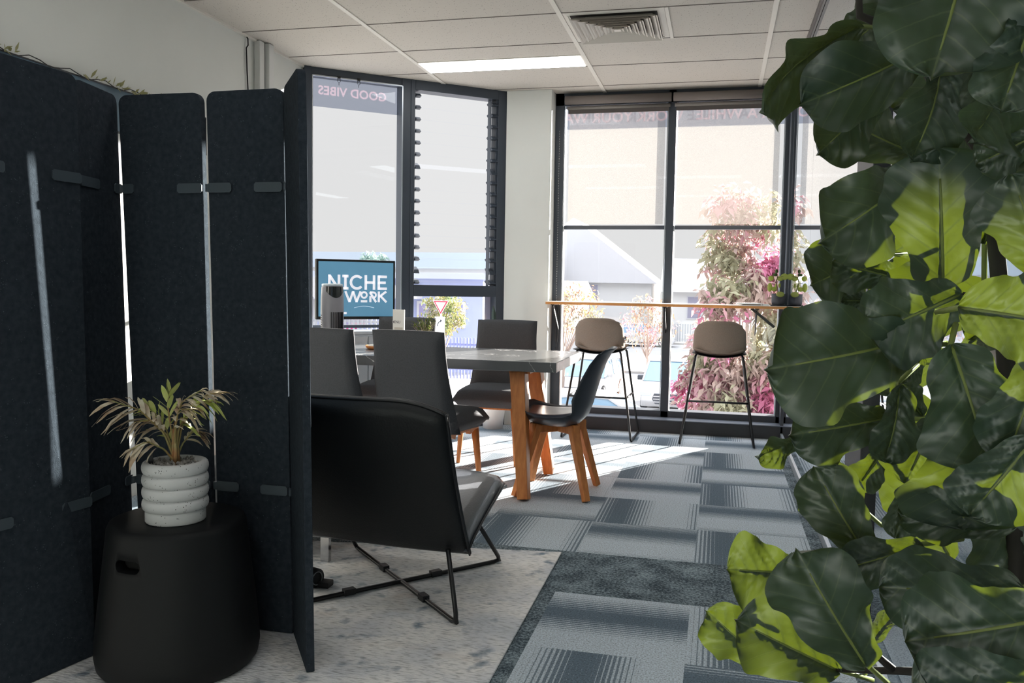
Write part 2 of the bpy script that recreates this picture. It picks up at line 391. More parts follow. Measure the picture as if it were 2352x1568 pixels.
tag(MB().box(-1.35, .5, 6.8, 6.95, 0, .1).box(-1.35,.5,6.95,7.09,0,.1).build('baseboard_front', mat('ledge_dark', (40,42,47), .4), bevel=.003), kind='structure')
tag(MB().box(.56, 6.0, 6.8, 7.09, 0, .1).build('baseboard_side', MATS['ledge_dark'], bevel=.003), kind='structure')
tag(MB().box(-1.345, .498, 6.795, 6.945, .1, .108).build('trim_2', mat('ledge_top', (112,120,132), .35), bevel=.002), kind='structure')

# the cut corner with windows 1 and 2
A0 = Vector((-3.0, 5.80, 0)); DD = Vector((.76396, .64526, 0)); NN = Vector((.64526, -.76396, 0))
def aw(s, o, z): return A0 + DD*s + NN*o + Vector((0,0,z))      # along the wall, into the room, up
def abox(mb, s0, s1, o0, o1, z0, z1):
    vs = [aw(s, o, z) for z in (z0, z1) for o in (o0, o1) for s in (s0, s1)]
    mb.add(vs, [(0,2,3,1),(4,5,7,6),(0,1,5,4),(2,6,7,3),(0,4,6,2),(1,3,7,5)]); return mb
w1 = empty('window_1', kind='structure')
f = MB(); abox(f, -.02, .033, -.06, .06, .06, HC); abox(f, .728, .80, -.07, .055, .06, HC); abox(f, .033, .728, -.06, .05, 2.665, HC); abox(f, .033, .728, -.03, .03, .808, .832); abox(f, -.02, .80, -.06, .09, 0, .15)
f.build('window_frame', frame_m, w1, bevel=.003)
f = MB(); abox(f, .728, .735, .056, .06, .15, 2.66); abox(f, .037, .043, .0, .06, .15, 2.66); abox(f, .04, .728, .045, .06, 2.655, 2.664)
f.build('glazing_bead', MATS['aluminium'], w1)
abox(MB(), .03, .73, -.028, -.022, .14, 2.68).build('glass_pane', pane, w1)
sb_ = MB(); sb_.add([aw(.033,-.038,2.455),aw(.728,-.038,2.455),aw(.728,-.038,2.68),aw(.033,-.038,2.68)], [(0,1,2,3)]); sb_.build('sign_band', film_m, w1)
text_mesh('GOOD VIBES', .090, lambda x, y, z: aw(.368-x, -.034-z, 2.548+y), 0, .0022, 1.02).build('lettering', film_mat('sign_letter_film_side', (252,240,240), .4, (.42,.30,.31)), w1)
for s_ in (.235, .385):
    h = MB(); abox(h, s_-.01, s_+.01, .045, .07, 2.655, 2.672); h.tube([aw(s_-.008,.062,2.655), aw(s_-.011,.062,2.635), aw(s_,.062,2.622), aw(s_+.011,.062,2.635), aw(s_+.008,.062,2.655)], .002, 6); h.tube([aw(s_,.062,2.622), aw(s_,.062,2.605)], .002, 6)
    h.build('hook', blackm, w1)
w2 = empty('window_2', kind='structure')
f = MB(); abox(f, .80, .835, -.07, .06, .06, HC); abox(f, 1.545, 1.68, -.07, .06, .06, HC); abox(f, .835, 1.545, -.06, .06, 2.645, HC); abox(f, .835, 1.545, -.06, .06, 1.055, 1.145); abox(f, .80, 1.68, -.06, .09, 0, .15)
abox(f, 1.49, 1.496, -.03, .03, 1.145, 2.645); abox(f, 1.530, 1.545, -.045, .045, 1.145, 2.645); abox(f, .835, .842, -.03, .03, 1.145, 2.645)
f.build('window_frame', frame_m, w2, bevel=.003)
abox(MB(), 1.495, 1.545, -.05, -.045, .15, 1.055).box(0,0,0,0,0,0).build('frame_reveal', mat('mauve_reveal', (180,176,200), .5), w2)
abox(MB(), .83, 1.5, -.028, -.022, .14, 1.06).build('glass_pane', pane, w2)
NL = 17
for k in range(NL):
    z = 1.174 + (2.614-1.174)*k/(NL-1)
    b = MB(); t_ = radians(-8 if k not in (1, 10) else -24)
    vs = []
    for s_ in (.85, 1.495):
        for o_, dz in ((-.06, -.002), (.06, -.002), (.06, 0), (-.06, 0)):
            vs.append(aw(s_, o_*cos(t_)-dz*sin(t_), z+o_*sin(t_)+dz))
    b.add(vs, [(0,1,2,3),(7,6,5,4),(0,4,5,1),(1,5,6,2),(2,6,7,3),(3,7,4,0)])
    bl = b.build('louvre_blade', blade_glass, w2)
    for s0, s1 in ((.842, .884), (1.492, 1.545)):
        c = MB(); pts = [(-.062,0),(-.03,.014),(.03,.014),(.066,-.004),(.03,-.018),(-.04,-.014)]
        c.prism([(o_*cos(t_)-q*sin(t_), q*cos(t_)+o_*sin(t_)) for o_, q in pts], s0, s1, lambda a, q, h: aw(h - (0 if abs(a) > .05 else 0), a, z+q))
        c.build('louvre_clip', frame_m, bl, bevel=.003)

# glass partition on the right with its tracks and the black door post
gp = empty('wall_glass', kind='structure')
MB().box(.497, .509, 3.32, 5.19, .05, HC-.03).build('glass_pane', part_glass, gp)
MB().box(.497, .509, 5.196, 6.95, .05, HC-.03).build('glass_pane', part_glass, gp)
MB().box(.497, .509, -1.9, 2.98, .05, HC-.03).build('glass_pane', part_glass, gp)
MB().box(.488, .535, -2.0, 6.8, 0, .05).build('floor_track', mat('track_aluminium', (205,212,218), .28, metal=.7), gp, bevel=.003)
hd = MB().box(.475, .56, -2.0, 6.95, HC-.03, HC-.001); hd.box(.485,.495,-2.0,6.95,HC-.045,HC-.03); hd.box(.52,.53,-2.0,6.95,HC-.045,HC-.03)
hd.build('head_track', mat('track_grey', (96,92,90), .5), gp)
MB().box(.485, .56, 6.8, 7.09, 0, HC).build('end_post', frame_m, gp, bevel=.004)
pz = MB().box(.47, .53, 2.98, 3.32, 0, HC-.03).build('door_post', mat('black_post', (12,14,20), .5), gp, bevel=.004)
MB().box(.4665, .47, 3.02, 3.06, .36, .375).build('sticker', whitep, pz)

# ---------------------------------------------------------------- ceiling fittings
def ceiling_light(x0, x1, y0, y1, label, grp=None):
    r = empty('ceiling_light', ((x0+x1)/2, (y0+y1)/2, HC), 0, label, 'ceiling light', grp); hx, hy = (x1-x0)/2, (y1-y0)/2
    MB().box(-hx-.012, hx+.012, -hy-.012, hy+.012, -.004, 0).build('light_frame', ceil_frame, r)
    MB().box(-hx, hx, -hy, hy, -.009, -.004).build('diffuser', lamp_m, r)
ceiling_light(-2.13, -.975, 5.83, 6.09, 'long white lit light panel in the ceiling near the windows')
for x, y in ((-2.13, 2.85), (-2.13, .4), (.29-1.2, 1.6), (-.93, -.9), (1.6, 3.4), (1.6, .4), (3.98, 3.4), (3.98, .4)):  # unseen panels added to raise the ambient light
    ceiling_light(x, x+1.155, y, y+.26, 'added light panel in the ceiling out of view, brightening the room', 'light panels added out of view')
vr = empty('ceiling_vent', (-.645, 5.22, HC), 0, 'square louvred white air diffuser set in the ceiling', 'air vent')
def ring(mb, a, b, z0, z1, wx=1, wy=1):
    vs = []
    for r, z in ((a, z0), (b, z1)):
        for i, j in ((-1,-1),(1,-1),(1,1),(-1,1)): vs.append((i*r*wx, j*r*wy, z))
    mb.add(vs, [(i, (i+1)%4, 4+(i+1)%4, 4+i) for i in range(4)])
    vs2 = [(x*(1-.012/max(a,.02)), y*(1-.012/max(a,.02)), z+.002) for x, y, z in vs]
    mb.add(vs2, [(4+i, 4+(i+1)%4, (i+1)%4, i) for i in range(4)])
fr_ = MB(); ring(fr_, .292, .262, -.002, -.006); fr_.build('vent_frame', ceil_frame, vr)
MB().box(-.255, .255, -.255, .255, -.002, -.0015).build('vent_backing', mat('vent_dark', (52,48,45), .8), vr)
for k in range(6):
    a = .255-.043*k; b = MB(); ring(b, a-.036, a-.002, -.006, -.030); b.build('vent_blade', mat('vent_white', (206,199,190), .5), vr)
MB().box(-.02, .02, -.02, .02, -.03, -.026).build('vent_centre', MATS['vent_white'], vr)

# ---------------------------------------------------------------- blinds
def blind(x0, x1, label):
    r = empty('roller_blind', ((x0+x1)/2, 6.9, 0), 0, label, 'blind', 'roller blinds on the front window'); h = (x1-x0)/2
    tb = MB(); tb.tube([(-h, 0, 2.652), (h, 0, 2.652)], .034, 20); tb.build('roller', mat('blind_fabric_roll', (112,104,100), .8), r, smooth=True)
    MB().tube([(-h+.01, .04, 2.598), (h-.01, .04, 2.598)], .015, 12).build('hem_bar', mat('hem_grey', (128,122,118), .7), r, smooth=True)
    MB().box(-h+.02, h-.02, .035, .041, 2.552, 2.59).build('hem_tape', mat('hem_dark', (92,86,84), .8), r)
    fb = MB(); fb.add([(-h+.03,.044,1.66),(h-.045,.044,1.66),(h-.045,.044,2.62),(-h+.03,.044,2.62)], [(0,1,2,3)]); fb.build('fabric', blind_m, r)
    return r
blind_a = blind(-1.262, -.415, 'sheer grey roller blind over the left pane beside the white pillar')
blind(-.40, .46, 'sheer grey roller blind over the right pane beside the glass partition')

# ---------------------------------------------------------------- bar counter
bc = empty('bar_counter', (-.42, 6.78, 0), 0, 'long narrow wooden bar counter fixed along the front window', 'counter')
bt = MB().box(-.925, .912, -.13, .13, 1.008, 1.028).build('counter_top', ply, bc, bevel=.002)
MB().box(-.925, .912, -.13, .13, 1.028, 1.0305).build('top_surface', mat('counter_white', (232,230,226), .35), bt)
for x in (-.87, .01, .70):
    b = MB(); b.beam((x, .15, 1.004), (x, -.11, 1.004), .03, .006); b.beam((x, .15, .80), (x, -.09, 1.0), .022, .008, up=(1,0,0)); b.beam((x, .158, .80), (x, .158, 1.005), .03, .006, up=(1,0,0))
    b.build('bracket', blackm, bc)
r_ = MB(); r_.beam((.66, -.08, 1.008), (.83, -.08, .87), .014, .02); r_.build('brace', blackm, bc)
cd = MB(); cd.tube([(-1.315, 6.93, 1.0), (-1.30, 6.93, .93), (-1.288, 6.93, .80), (-1.296, 6.93, .70), (-1.304, 6.93, .655), (-1.312, 6.93, .70), (-1.316, 6.93, .80), (-1.306, 6.93, .93)], .004, 8)
cd.tube([(-1.304, 6.93, .65), (-1.304, 6.93, .62)], .006, 8)
cd.v = [(x-blind_a.location.x, y-blind_a.location.y, z) for x, y, z in cd.v]; cd.build('pull_cord', mat('cord_grey', (60,62,66), .4), blind_a, smooth=True)
cc = MB()
for k in range(70): cc.tube([(-1.312, 6.945, 2.42-k*.02), (-1.312, 6.945, 2.408-k*.02)], .0035, 5)
cc.v = [(x-blind_a.location.x, y-blind_a.location.y, z) for x, y, z in cc.v]; cc.build('bead_chain', chrome, blind_a)

# ---------------------------------------------------------------- bar stools
def bar_stool(x, y, rz, label):
    r = empty('bar_stool', (x, y, 0), rz, label, 'bar stool', 'bar stools at the window counter')
    b = MB()
    def back(u, v):
        a = (u-.5)*2; wv = .192*(1-.10*v) ; z = .675+v*.245
        return (a*wv*(1 if abs(a) < .8 else 1), -.185 - .05*v + .075*a*a*(1-.2*v), z - .022*a*a*(1-v)*-1 - .012)
    def backr(u, v):
        a = (u-.5)*2
        # rounded rectangle outline
        vv = v; wv = .192-.012*v
        if v > .75: wv *= sqrt(max(0.05, 1-((v-.75)/.25)**2*.32))
        if v < .12: wv *= sqrt(max(0.05, 1-((.12-v)/.12)**2*.12))
        zt = .675+v*.245 - (.05*abs(a)**6*(v**3)) + .02*abs(a)**2*(1-v)**3
        return (a*wv, -.19-.055*v+.07*a*a, zt)
    b.sheet(16, 14, backr, .032, 10); b.build('backrest', taupe_fabric, r, smooth=True)
    s = MB(); s.sheet(16, 14, lambda u, v: ((u-.5)*.38*(1-.12*abs(2*v-1)**4), -.2+.40*v, .672+.03*(2*u-1)**2+.012*(2*v-1)**2), .035, 8); s.build('seat', taupe_fabric, r, smooth=True)
    s = MB(); s.sheet(12, 6, lambda u, v: ((u-.5)*.385, -.205+.36*v, .650+.032*(2*u-1)**2), .008, 8); s.build('seat_shell', black_plastic, r, smooth=True)
    for sx_ in (-1, 1):
        X = lambda t: sx_*(.17+.09*t)
        m = MB()
        top = .66; pts = []
        for t, yy, zz in ((-.12,-.16,.672),(0.0,-.175,.655),(.06,-.18,.62)): pts.append((sx_*(.17+.09*t), yy, zz))
        pts.append((sx_*.262, -.215, .03)); pts += [(sx_*.265, -.212, .012), (sx_*.266, -.195, .008), (sx_*.266, .19, .008), (sx_*.265, .212, .012), (sx_*.262, .215, .03)]
        pts += [(sx_*(.17+.09*.06), .135, .62), (sx_*.17, .13, .655), (sx_*(.17-.0108), .11, .672)]
        m.tube(pts, .0085, 10); m.build('leg_frame', blackm, r, smooth=True)
    m = MB(); zf = .325; k = (.655-zf)/(.655-.03)
    xf = .17+.092*k; yf = -.18-.035*k
    m.tube([(-xf, yf, zf), (xf, yf, zf)], .0075, 8);
    for s_ in (-1, 1): m.tube([(s_*xf, yf, zf), (s_*xf, .13+.085*k, zf)], .0075, 8)
    m.build('footrest', blackm, r, smooth=True)
    return r
bar_stool(-.865, 6.535, radians(-2), 'grey upholstered bar stool with black sled legs, left one nearest the white pillar')
bar_stool(.012, 6.56, radians(0), 'grey upholstered bar stool with black sled legs, right one nearest the glass partition')

# ---------------------------------------------------------------- dining table
tb = empty('dining_table', (-1.75, 4.845, 0), 0, 'long dining table with thick grey stone top and splayed wooden legs', 'table')
top = MB().box(-.93, .92, -.415, .42, .692, .747).build('table_top', concrete, tb, bevel=.003)
N = NT(concrete); b_ = N.n['Principled BSDF']; tcn = N.new('ShaderNodeTexCoord'); wv = N.new('ShaderNodeTexNoise'); wv.inputs['Scale'].default_value = 2.2; wv.inputs['Detail'].default_value = 7
wv.inputs['Distortion'].default_value = 1.2
N.l.new(tcn.outputs['Object'], wv.inputs['Vector']); f_ = N.math('LESS_THAN', N.math('ABSOLUTE', N.math('SUBTRACT', wv.outputs[0], .5)), .0035)
old = b_.inputs['Base Color'].links[0].from_socket; N.l.new(N.mix(N.math('MULTIPLY', f_, .7), old, lin((205,205,205))), b_.inputs['Base Color'])
for sx_ in (1, -1):
    X0 = .70*sx_; X1 = .765*sx_
    MB().box(min(X0-.06, X0+.06), max(X0-.06, X0+.06), -.33, .28, .672, .692).build('mounting_plate', oak, tb, bevel=.002)
    for ya, yb in ((-.30, -.455), (.10, .245)):
        MB().beam((X0-.01*sx_, ya, .674), (X1, yb, .008), .085, .10, .058, .075, up=(0,1,0)).build('leg', oak, tb, bevel=.004)
        
# ---------------------------------------------------------------- upholstered dining chairs
def dining_chair(x, y, rz, label):
    r = empty('dining_chair', (x, y, 0), rz, label, 'chair', 'grey upholstered dining chairs')
    b = MB()
    def back(u, v):
        a = 2*u-1
        wv = .248-.038*min(1, v*1.3)**.7
        z = .38+v*.535
        yy = -.215-.085*max(0, v-.1) + .05*abs(a)**3*max(0, 1-v*2.0)
        return (a*wv, yy, z - .004*a*a)
    b.sheet(14, 16, back, .062, 14); b.build('backrest', grey_fabric, r, smooth=True)
    s = MB()
    s.sheet(14, 12, lambda u, v: ((2*u-1)*.243*(1-.05*v), -.235+.465*v, .430-.012*(2*u-1)**4+.006*sin(v*pi)-.012*v), .115, 12)
    s.build('seat', grey_fabric, r, smooth=True)
    for sx_ in (-1, 1):
        pass
    MB().box(-.19, .19, -.175, .185, .355, .385).build('seat_rail', oak, r, bevel=.004)
    for sx_ in (-1, 1):
        for sy_, yy in ((-1, -.17), (1, .18)):
            m = MB(); m.tube([(sx_*.165, yy*.97, .385), (sx_*.18, yy*1.05, .20), (sx_*.192, yy*1.14, .002)], .023, 12, r2=.0125)
            m.build('leg', oak, r, smooth=True)
            MB().beam((sx_*.165, yy*.95, .375), (sx_*.165, yy*.5, .352), .03, .04).build('corner_block', oak, r)
    return r
dining_chair(-1.50, 4.39, radians(-9), 'grey fabric dining chair seen from behind, standing just beyond the black lounge chair')
dining_chair(-2.02, 4.375, radians(-4), 'grey fabric dining chair with its back to the viewer, nearest the dark folding screen')
dining_chair(-1.42, 5.42, radians(180), 'grey fabric dining chair on the window side of the table, nearest the white pillar')
dining_chair(-2.14, 5.42, radians(183), 'grey fabric dining chair on the window side of the table, behind the menu card')

# ---------------------------------------------------------------- moulded shell chair at the table head
sh = empty('shell_chair', (-.855, 4.66, 0), 0, 'dark moulded plastic chair with beech legs at the head of the table', 'chair')
prof = [(-.215,.462),(-.21,.440),(-.17,.412),(-.10,.392),(-.02,.382),(.06,.384),(.12,.402),(.16,.445),(.185,.51),(.205,.585),(.228,.665),(.252,.735),(.280,.790),(.305,.815),(.318,.820)]
wid_ = [.15,.175,.20,.225,.235,.238,.236,.23,.225,.218,.21,.20,.18,.15,.11]
def shell(u, v):
    t = v*(len(prof)-1); i = min(int(t), len(prof)-2); q = t-i
    px_ = prof[i][0]*(1-q)+prof[i+1][0]*q; pz_ = prof[i][1]*(1-q)+prof[i+1][1]*q
    a = 2*u-1; wd = wid_[i]*(1-q)+wid_[i+1]*q
    bk = max(0, min(1, (v-.38)/.22)); cup = abs(a)**2.6
    return (px_ - .085*cup*bk*(1-max(0, v-.6)*1.9), a*wd, pz_ + cup*.072*(1-bk)*min(1, .25+v*6) + cup*.02*bk*(1-v))
m = MB(); m.sheet(24, 42, shell, .012, 20); m.build('shell', mat('slate_plastic', (44,50,60), .38, spec=.5), sh, smooth=True)
m = MB(); m.sheet(14, 14, lambda u, v: (-.195+.315*v, (2*u-1)*.19*(1-.14*abs(2*v-1)**4), .447-.014*sin(pi*v)+.012*abs(2*u-1)**2.4+.01*max(0,v-.8)/.2), .035, 8); m.build('seat_pad', mat('pad_blue_black', (62,70,84), .3), sh, smooth=True)
for sx_ in (-1, 1):
    for sy_ in (-1, 1):
        MB().beam((sx_*.10, sy_*.10, .392), (sx_*.197, sy_*.203, .004), .055, .042, .036, .032, up=(0,0,1)).build('leg', oak, sh, bevel=.004)
MB().beam((-.13,-.12,.372), (.13,.12,.372), .042, .058).build('cross_rail', oak, sh, bevel=.006)
MB().beam((-.13,.12,.372), (.13,-.12,.372), .042, .0579).build('cross_rail', oak, sh, bevel=.006)

# ---------------------------------------------------------------- leather lounge chair
ac = empty('lounge_chair', (-1.15, 2.99, .010), 0, 'low black leather lounge chair on a black wire frame standing on the rug', 'armchair')
m = MB()
def acback(u, v):
    a = 2*u-1; x = a*.352
    zt = .785-.245 - .045*max(0, (u-.72)/.28)**2.2 - .045*max(0, (.28-u)/.28)**2.2
    z = .225+(zt+.02)*v + .028*(1-u)*(1-v)
    return (x + .02*(1-v)*a*0 - .012*v*a, -.27-.24*v - .02*sin(pi*v) + .03*a*a, z)
m.sheet(26, 20, acback, .062, 16); m.build('backrest', leather, ac, smooth=True)
m = MB()
def acseat(u, v):
    a = 2*u-1
    return (a*.35, -.27+.53*v, .252+.122*v**.8+.012*sin(pi*v)*(1-a*a)-.02*max(0,(v-.9)/.1)**2 - .012*abs(a)**6)
m.sheet(20, 20, acseat, .095, 10); st_ = m.build('seat', mat('seat_sheen_leather', (52,58,64), .3, bump=.2, bscale=120, spec=.8, coat=.5), ac, smooth=True)  # same leather as the back, coloured paler for the window sheen
sm = MB(); sm.tube([( .352, -.26+.51*k/12, .252+.122*(k/12)**.8) for k in range(12)], .004, 6); sm.tube([(a*.33/8, .258, .362-.012*abs(a/8)**6) for a in range(-8, 9)], .004, 6)
sm.build('piping', leather, st_, smooth=True)
sm = MB(); sm.tube([tuple(Vector(acback(k/30, 1.0))+Vector((0,-.006,-.006))) for k in range(31)], .0055, 6); sm.tube([tuple(Vector(acback(1.0, k/20))+Vector((0,-.02,0))) for k in range(21)], .004, 6)
sm.build('piping', mat('piping_dark', (22,23,26), .35), ac, smooth=True)
FR, FL, RL, RR = (.305,.357), (-.335,.35), (-.31,-.357), (.33,-.325)
def rnd(p, q, s, r=.03):
    p, q, s = Vector(p), Vector(q), Vector(s); a = (p-q).normalized(); b = (s-q).normalized()
    return [tuple(q+a*r), tuple(q+a*r*.35+b*r*.35*.5), tuple(q+a*r*.1+b*r*.1), tuple(q+b*r*.35+a*r*.175), tuple(q+b*r)]
for A_, B_, ta, tb_ in ((FR, RL, (.262,.05,.29), (-.29,-.30,.25)), (FL, RR, (-.29,.05,.29), (.29,-.31,.255))):
    a_ = (A_[0], A_[1], .009); b2 = (B_[0], B_[1], .009)
    pts = [ta] + rnd(ta, a_, b2, .035) + rnd(a_, b2, tb_, .035) + [tb_]
    m = MB(); m.tube(pts, .0085, 10); rr_ = m.build('leg_frame', blackm, ac, smooth=True)
    for q in (.33, .72):
        p = Vector(a_)*(1-q)+Vector(b2)*q; d = (Vector(b2)-Vector(a_)).normalized()*.022
        MB().beam(p-d+Vector((0,0,.004)), p+d+Vector((0,0,.004)), .026, .022).build('foot_pad', black_plastic, rr_)

# ---------------------------------------------------------------- rug
rg = MB(); rg.prism([(-.627,3.557), (-.600,1.2), (-3.0+.05,1.2), (-2.95,3.30), (-1.686,3.40)], .001, .010, lambda a, b, h: (a, b, h))
tag(rg.build('rug', rug_m, bevel=.003), 'pale grey and blue mottled woven rug under the lounge chair', 'rug')

# ottoman with chrome legs behind the lounge chair
ot = empty('footstool', (-1.848, 3.37, 0), 0, 'low seat with a chrome leg, mostly hidden behind the lounge chair', 'footstool')
MB().box(-.33, .33, -.24, .24, .13, .38).build('cushion', mat('dark_grey_cushion', (60,62,66), .9), ot, bevel=.03, seg=4, smooth=True)
for a in (-1, 1):
    for b in (-1, 1): MB().box(a*.31-.018, a*.31+.018, b*.215-.012, b*.215+.012, .010, .13).build('leg', chrome, ot)
rl = empty('exercise_roller', (-1.43, 2.86, .048), 0, 'short black cylinder lying on the rug beside the folding screen', 'roller')
m = MB(); m.tube([(-.16, .06, 0), (0, 0, 0)], .036, 28); m.build('cylinder', black_plastic, rl, smooth='auto')
d_ = Vector((.16,-.06,0)).normalized()
m = MB(); c0 = d_*.002; a_ = Vector((0,0,1)); b2 = d_.cross(a_)
m.tube([c0+a_*cos(2*pi*k/28)*.024+b2*sin(2*pi*k/28)*.024 for k in range(28)], .0018, 6, closed=True); m.build('end_ring', mat('grey_ring', (150,152,156), .4), rl)
MB().box(-.02, .045, .0, .05, -.037, -.015).build('foot', black_plastic, rl, bevel=.004)

# ---------------------------------------------------------------- folding felt screen
fs = empty('folding_screen', (-1.5, 2.3, 0), 0, 'tall dark charcoal felt folding screen of five panels joined by clips', 'room divider')
ZT = 1.755
def panel(b0, b1, t0, t1, th=.024):
    # corners on the floor (b0,b1) and at the top (t0,t1); rounded upper corners
    O = Vector((-1.5, 2.3, 0))
    b0, b1 = Vector((*b0, .012)), Vector((*b1, .012)); t0, t1 = Vector((*t0, ZT)), Vector((*t1, ZT))
    W_ = (t1-t0).length; r = .03; pts = []
    def P(u, v): return (b0*(1-u)+b1*u)*(1-v)+(t0*(1-u)+t1*u)*v - O
    uv = [(0,0),(1,0)]
    for k in range(7): a = pi/2*k/6; uv.append((1-(r-r*cos(a))/W_, 1-(r-r*sin(a))/ZT))
    for k in range(7): a = pi/2*k/6; uv.append(((r-r*sin(a))/W_, 1-(r-r*cos(a))/ZT))
    n = (b1-b0).cross(Vector((0,0,1))).normalized()*th/2
    m = MB(); L = len(uv)
    m.add([P(*q)+n for q in uv]+[P(*q)-n for q in uv], [tuple(range(L)), tuple(range(L,2*L))[::-1]]+[(i, L+i, L+(i+1)%L, (i+1)%L) for i in range(L)])
    return m.build('panel', felt, fs, bevel=.002), P, n
PAN = [((-1.885,1.862),(-1.822,2.155),(-1.912,1.890),(-1.889,2.196)),
       ((-1.850,2.172),(-1.905,2.445),(-1.915,2.212),(-1.962,2.455)),
       ((-1.875,2.468),(-1.598,2.468),(-1.940,2.462),(-1.637,2.466)),
       ((-1.578,2.468),(-1.315,2.468),(-1.614,2.462),(-1.340,2.455)),
       ((-1.300,2.462),(-1.131,2.222),(-1.325,2.445),(-1.158,2.218))]
PP = [panel(*p) for p in PAN]
def clip(i, u0, u1, v, up=True):
    o, P, n = PP[i]; vt = v
    a = P(u0, vt); b = P(u1, vt); nn = n.normalized()
    if nn.dot(Vector((0,0,0))-(a+Vector((-1.5,2.3,0)))) < 0: nn = -nn
    off = nn*.0155
    m = MB(); h = .0155; d = (b-a); L_ = d.length; d.normalize(); k = 6; uvp = []
    pts = [(0,-h+.006),(.006,-h),(L_-.006,-h),(L_,-h+.006),(L_,h-.006),(L_-.006,h),(.006,h),(0,h-.006)]
    z = Vector((0,0,1))
    m.add([a+d*p+z*q+off for p, q in pts]+[a+d*p+z*q+off+nn*.004 for p, q in pts], [tuple(range(8)), tuple(range(8,16))]+[(i_, (i_+1)%8, 8+(i_+1)%8, 8+i_) for i_ in range(8)])
    return m.build('clip', clip_m, fs)
for v in (.825, .27):
    clip(0, -.02, .16, v); clip(0, .66, 1.0, v); clip(1, .02, .45, v); clip(1, .82, 1.0, v); clip(2, 0.01, .16, v)
    clip(2, .70, 1.0, v); clip(3, 0, .32, v); clip(3, .62, .98, v); clip(4, .0, .07, v)
hinge = MB()
for v in (.825, .27):
    for i, j in ((0,1),(1,2),(2,3),(3,4)):
        a = PP[i][1](1.0, v); b = PP[j][1](0.0, v); m_ = (a+b)/2
        to = (Vector((1.5,-2.3,0))-m_); to.z = 0; to.normalize(); m_ = m_+to*.018
        h_ = MB(); h_.tube([m_-Vector((0,0,.012)), m_+Vector((0,0,.012))], .008, 10); h_.build('hinge', clip_m, fs)

# ---------------------------------------------------------------- drum stool and potted palm
st = empty('drum_stool', (-1.55, 2.195, 0), radians(20), 'matte black drum stool with a cut-out handle holding the potted palm', 'stool')
m = MB(); RR_ = [(.19,.010),(.215,.012),(.229,.03),(.234,.06),(.232,.10),(.222,.20),(.208,.32),(.199,.40),(.196,.43),(.190,.444),(.178,.449),(.10,.449),(0,.449)]
m.lathe(RR_, n=64); body = m.build('body', mat('matte_black_plastic', (15,17,19), .6, spec=.3), st, smooth=True)
cut = MB(); ang = radians(243)
for k in (0,):
    c_ = Vector((cos(ang), sin(ang), 0)); t_ = Vector((-sin(ang), cos(ang), 0)); pts = []
    for q in range(24):
        a = 2*pi*q/24; ex = .046 if cos(a) > 0 else -.036
        pts.append((ex*.6+.018*cos(a)*1.0, .0175*sin(a)))
    cut.prism(pts, .12, .30, lambda a, b, h: tuple(c_*h+t_*a+Vector((0,0,.357+b))))
co = cut.build('cutter', blackm, st)
bo = body.modifiers.new('handle', 'BOOLEAN'); bo.operation = 'DIFFERENCE'; bo.object = co; bo.solver = 'EXACT'
bpy.context.view_layer.update()
dg = bpy.context.evaluated_depsgraph_get(); me2 = bpy.data.meshes.new_from_object(body.evaluated_get(dg)); body.modifiers.clear(); body.data = me2
bpy.data.objects.remove(co)
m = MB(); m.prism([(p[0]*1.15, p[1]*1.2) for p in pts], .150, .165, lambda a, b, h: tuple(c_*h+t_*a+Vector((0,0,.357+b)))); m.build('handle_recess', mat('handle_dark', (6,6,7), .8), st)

pp = empty('potted_palm', (-1.536, 2.165, .449), 0, 'small wilting palm in a white speckled ribbed pot on the black stool', 'potted plant')
m = MB(); pr = [(.0,.001),(.082,.001),(.0845,.004),(.0845,.030),(.083,.034)]
for k in range(4):
    z0 = .036+k*.0355
    for q in range(9):
        a = -pi/2+pi*q/8; pr.append((.0815+.0115*max(0,cos(a))**.8, z0+.0175+.0174*sin(a)))
pr += [(.076,.177),(.072,.173),(.071,.160),(0,.160)]
m.lathe(pr, n=56); m.build('pot', white_ceramic, pp, smooth=True)
random.seed(11)
m = MB()
for k in range(90):
    a = random.uniform(0, 2*pi); r0 = .066*sqrt(random.random()); s_ = random.uniform(.004, .009); c_ = Vector((r0*cos(a), r0*sin(a), .169+random.uniform(0,.004)))
    vs = []
    for i in range(6):
        d = [(1,0,0),(-1,0,0),(0,1,0),(0,-1,0),(0,0,1),(0,0,-1)][i]; vs.append(c_+Vector(d)*s_*random.uniform(.6,1.1))
    m.add(vs, [(0,2,4),(2,1,4),(1,3,4),(3,0,4),(2,0,5),(1,2,5),(3,1,5),(0,3,5)])
m.build('pebbles', mat('pale_pebbles', (150,146,140), .8, noise=.4, nscale=60), pp)
MB().box(-.062, -.046, -.04, -.038, .15, .20).build('plant_tag', black_plastic, pp)
palm_dry = mat('dry_frond', (232,226,204), .7, col2=(160,126,96), nscale=26, trans=.1)
palm_green = mat('green_frond', (176,192,90), .6, col2=(206,206,140), nscale=18, trans=.1)
stem_m = mat('palm_stem', (142,148,92), .6, col2=(150,110,70), nscale=12)
RT = Vector((cos(radians(-36)), sin(radians(36)), 0)); RT = Vector((.80,.60,0))   # across the pot as seen from the room's entrance
BK = Vector((-.60,.80,0))
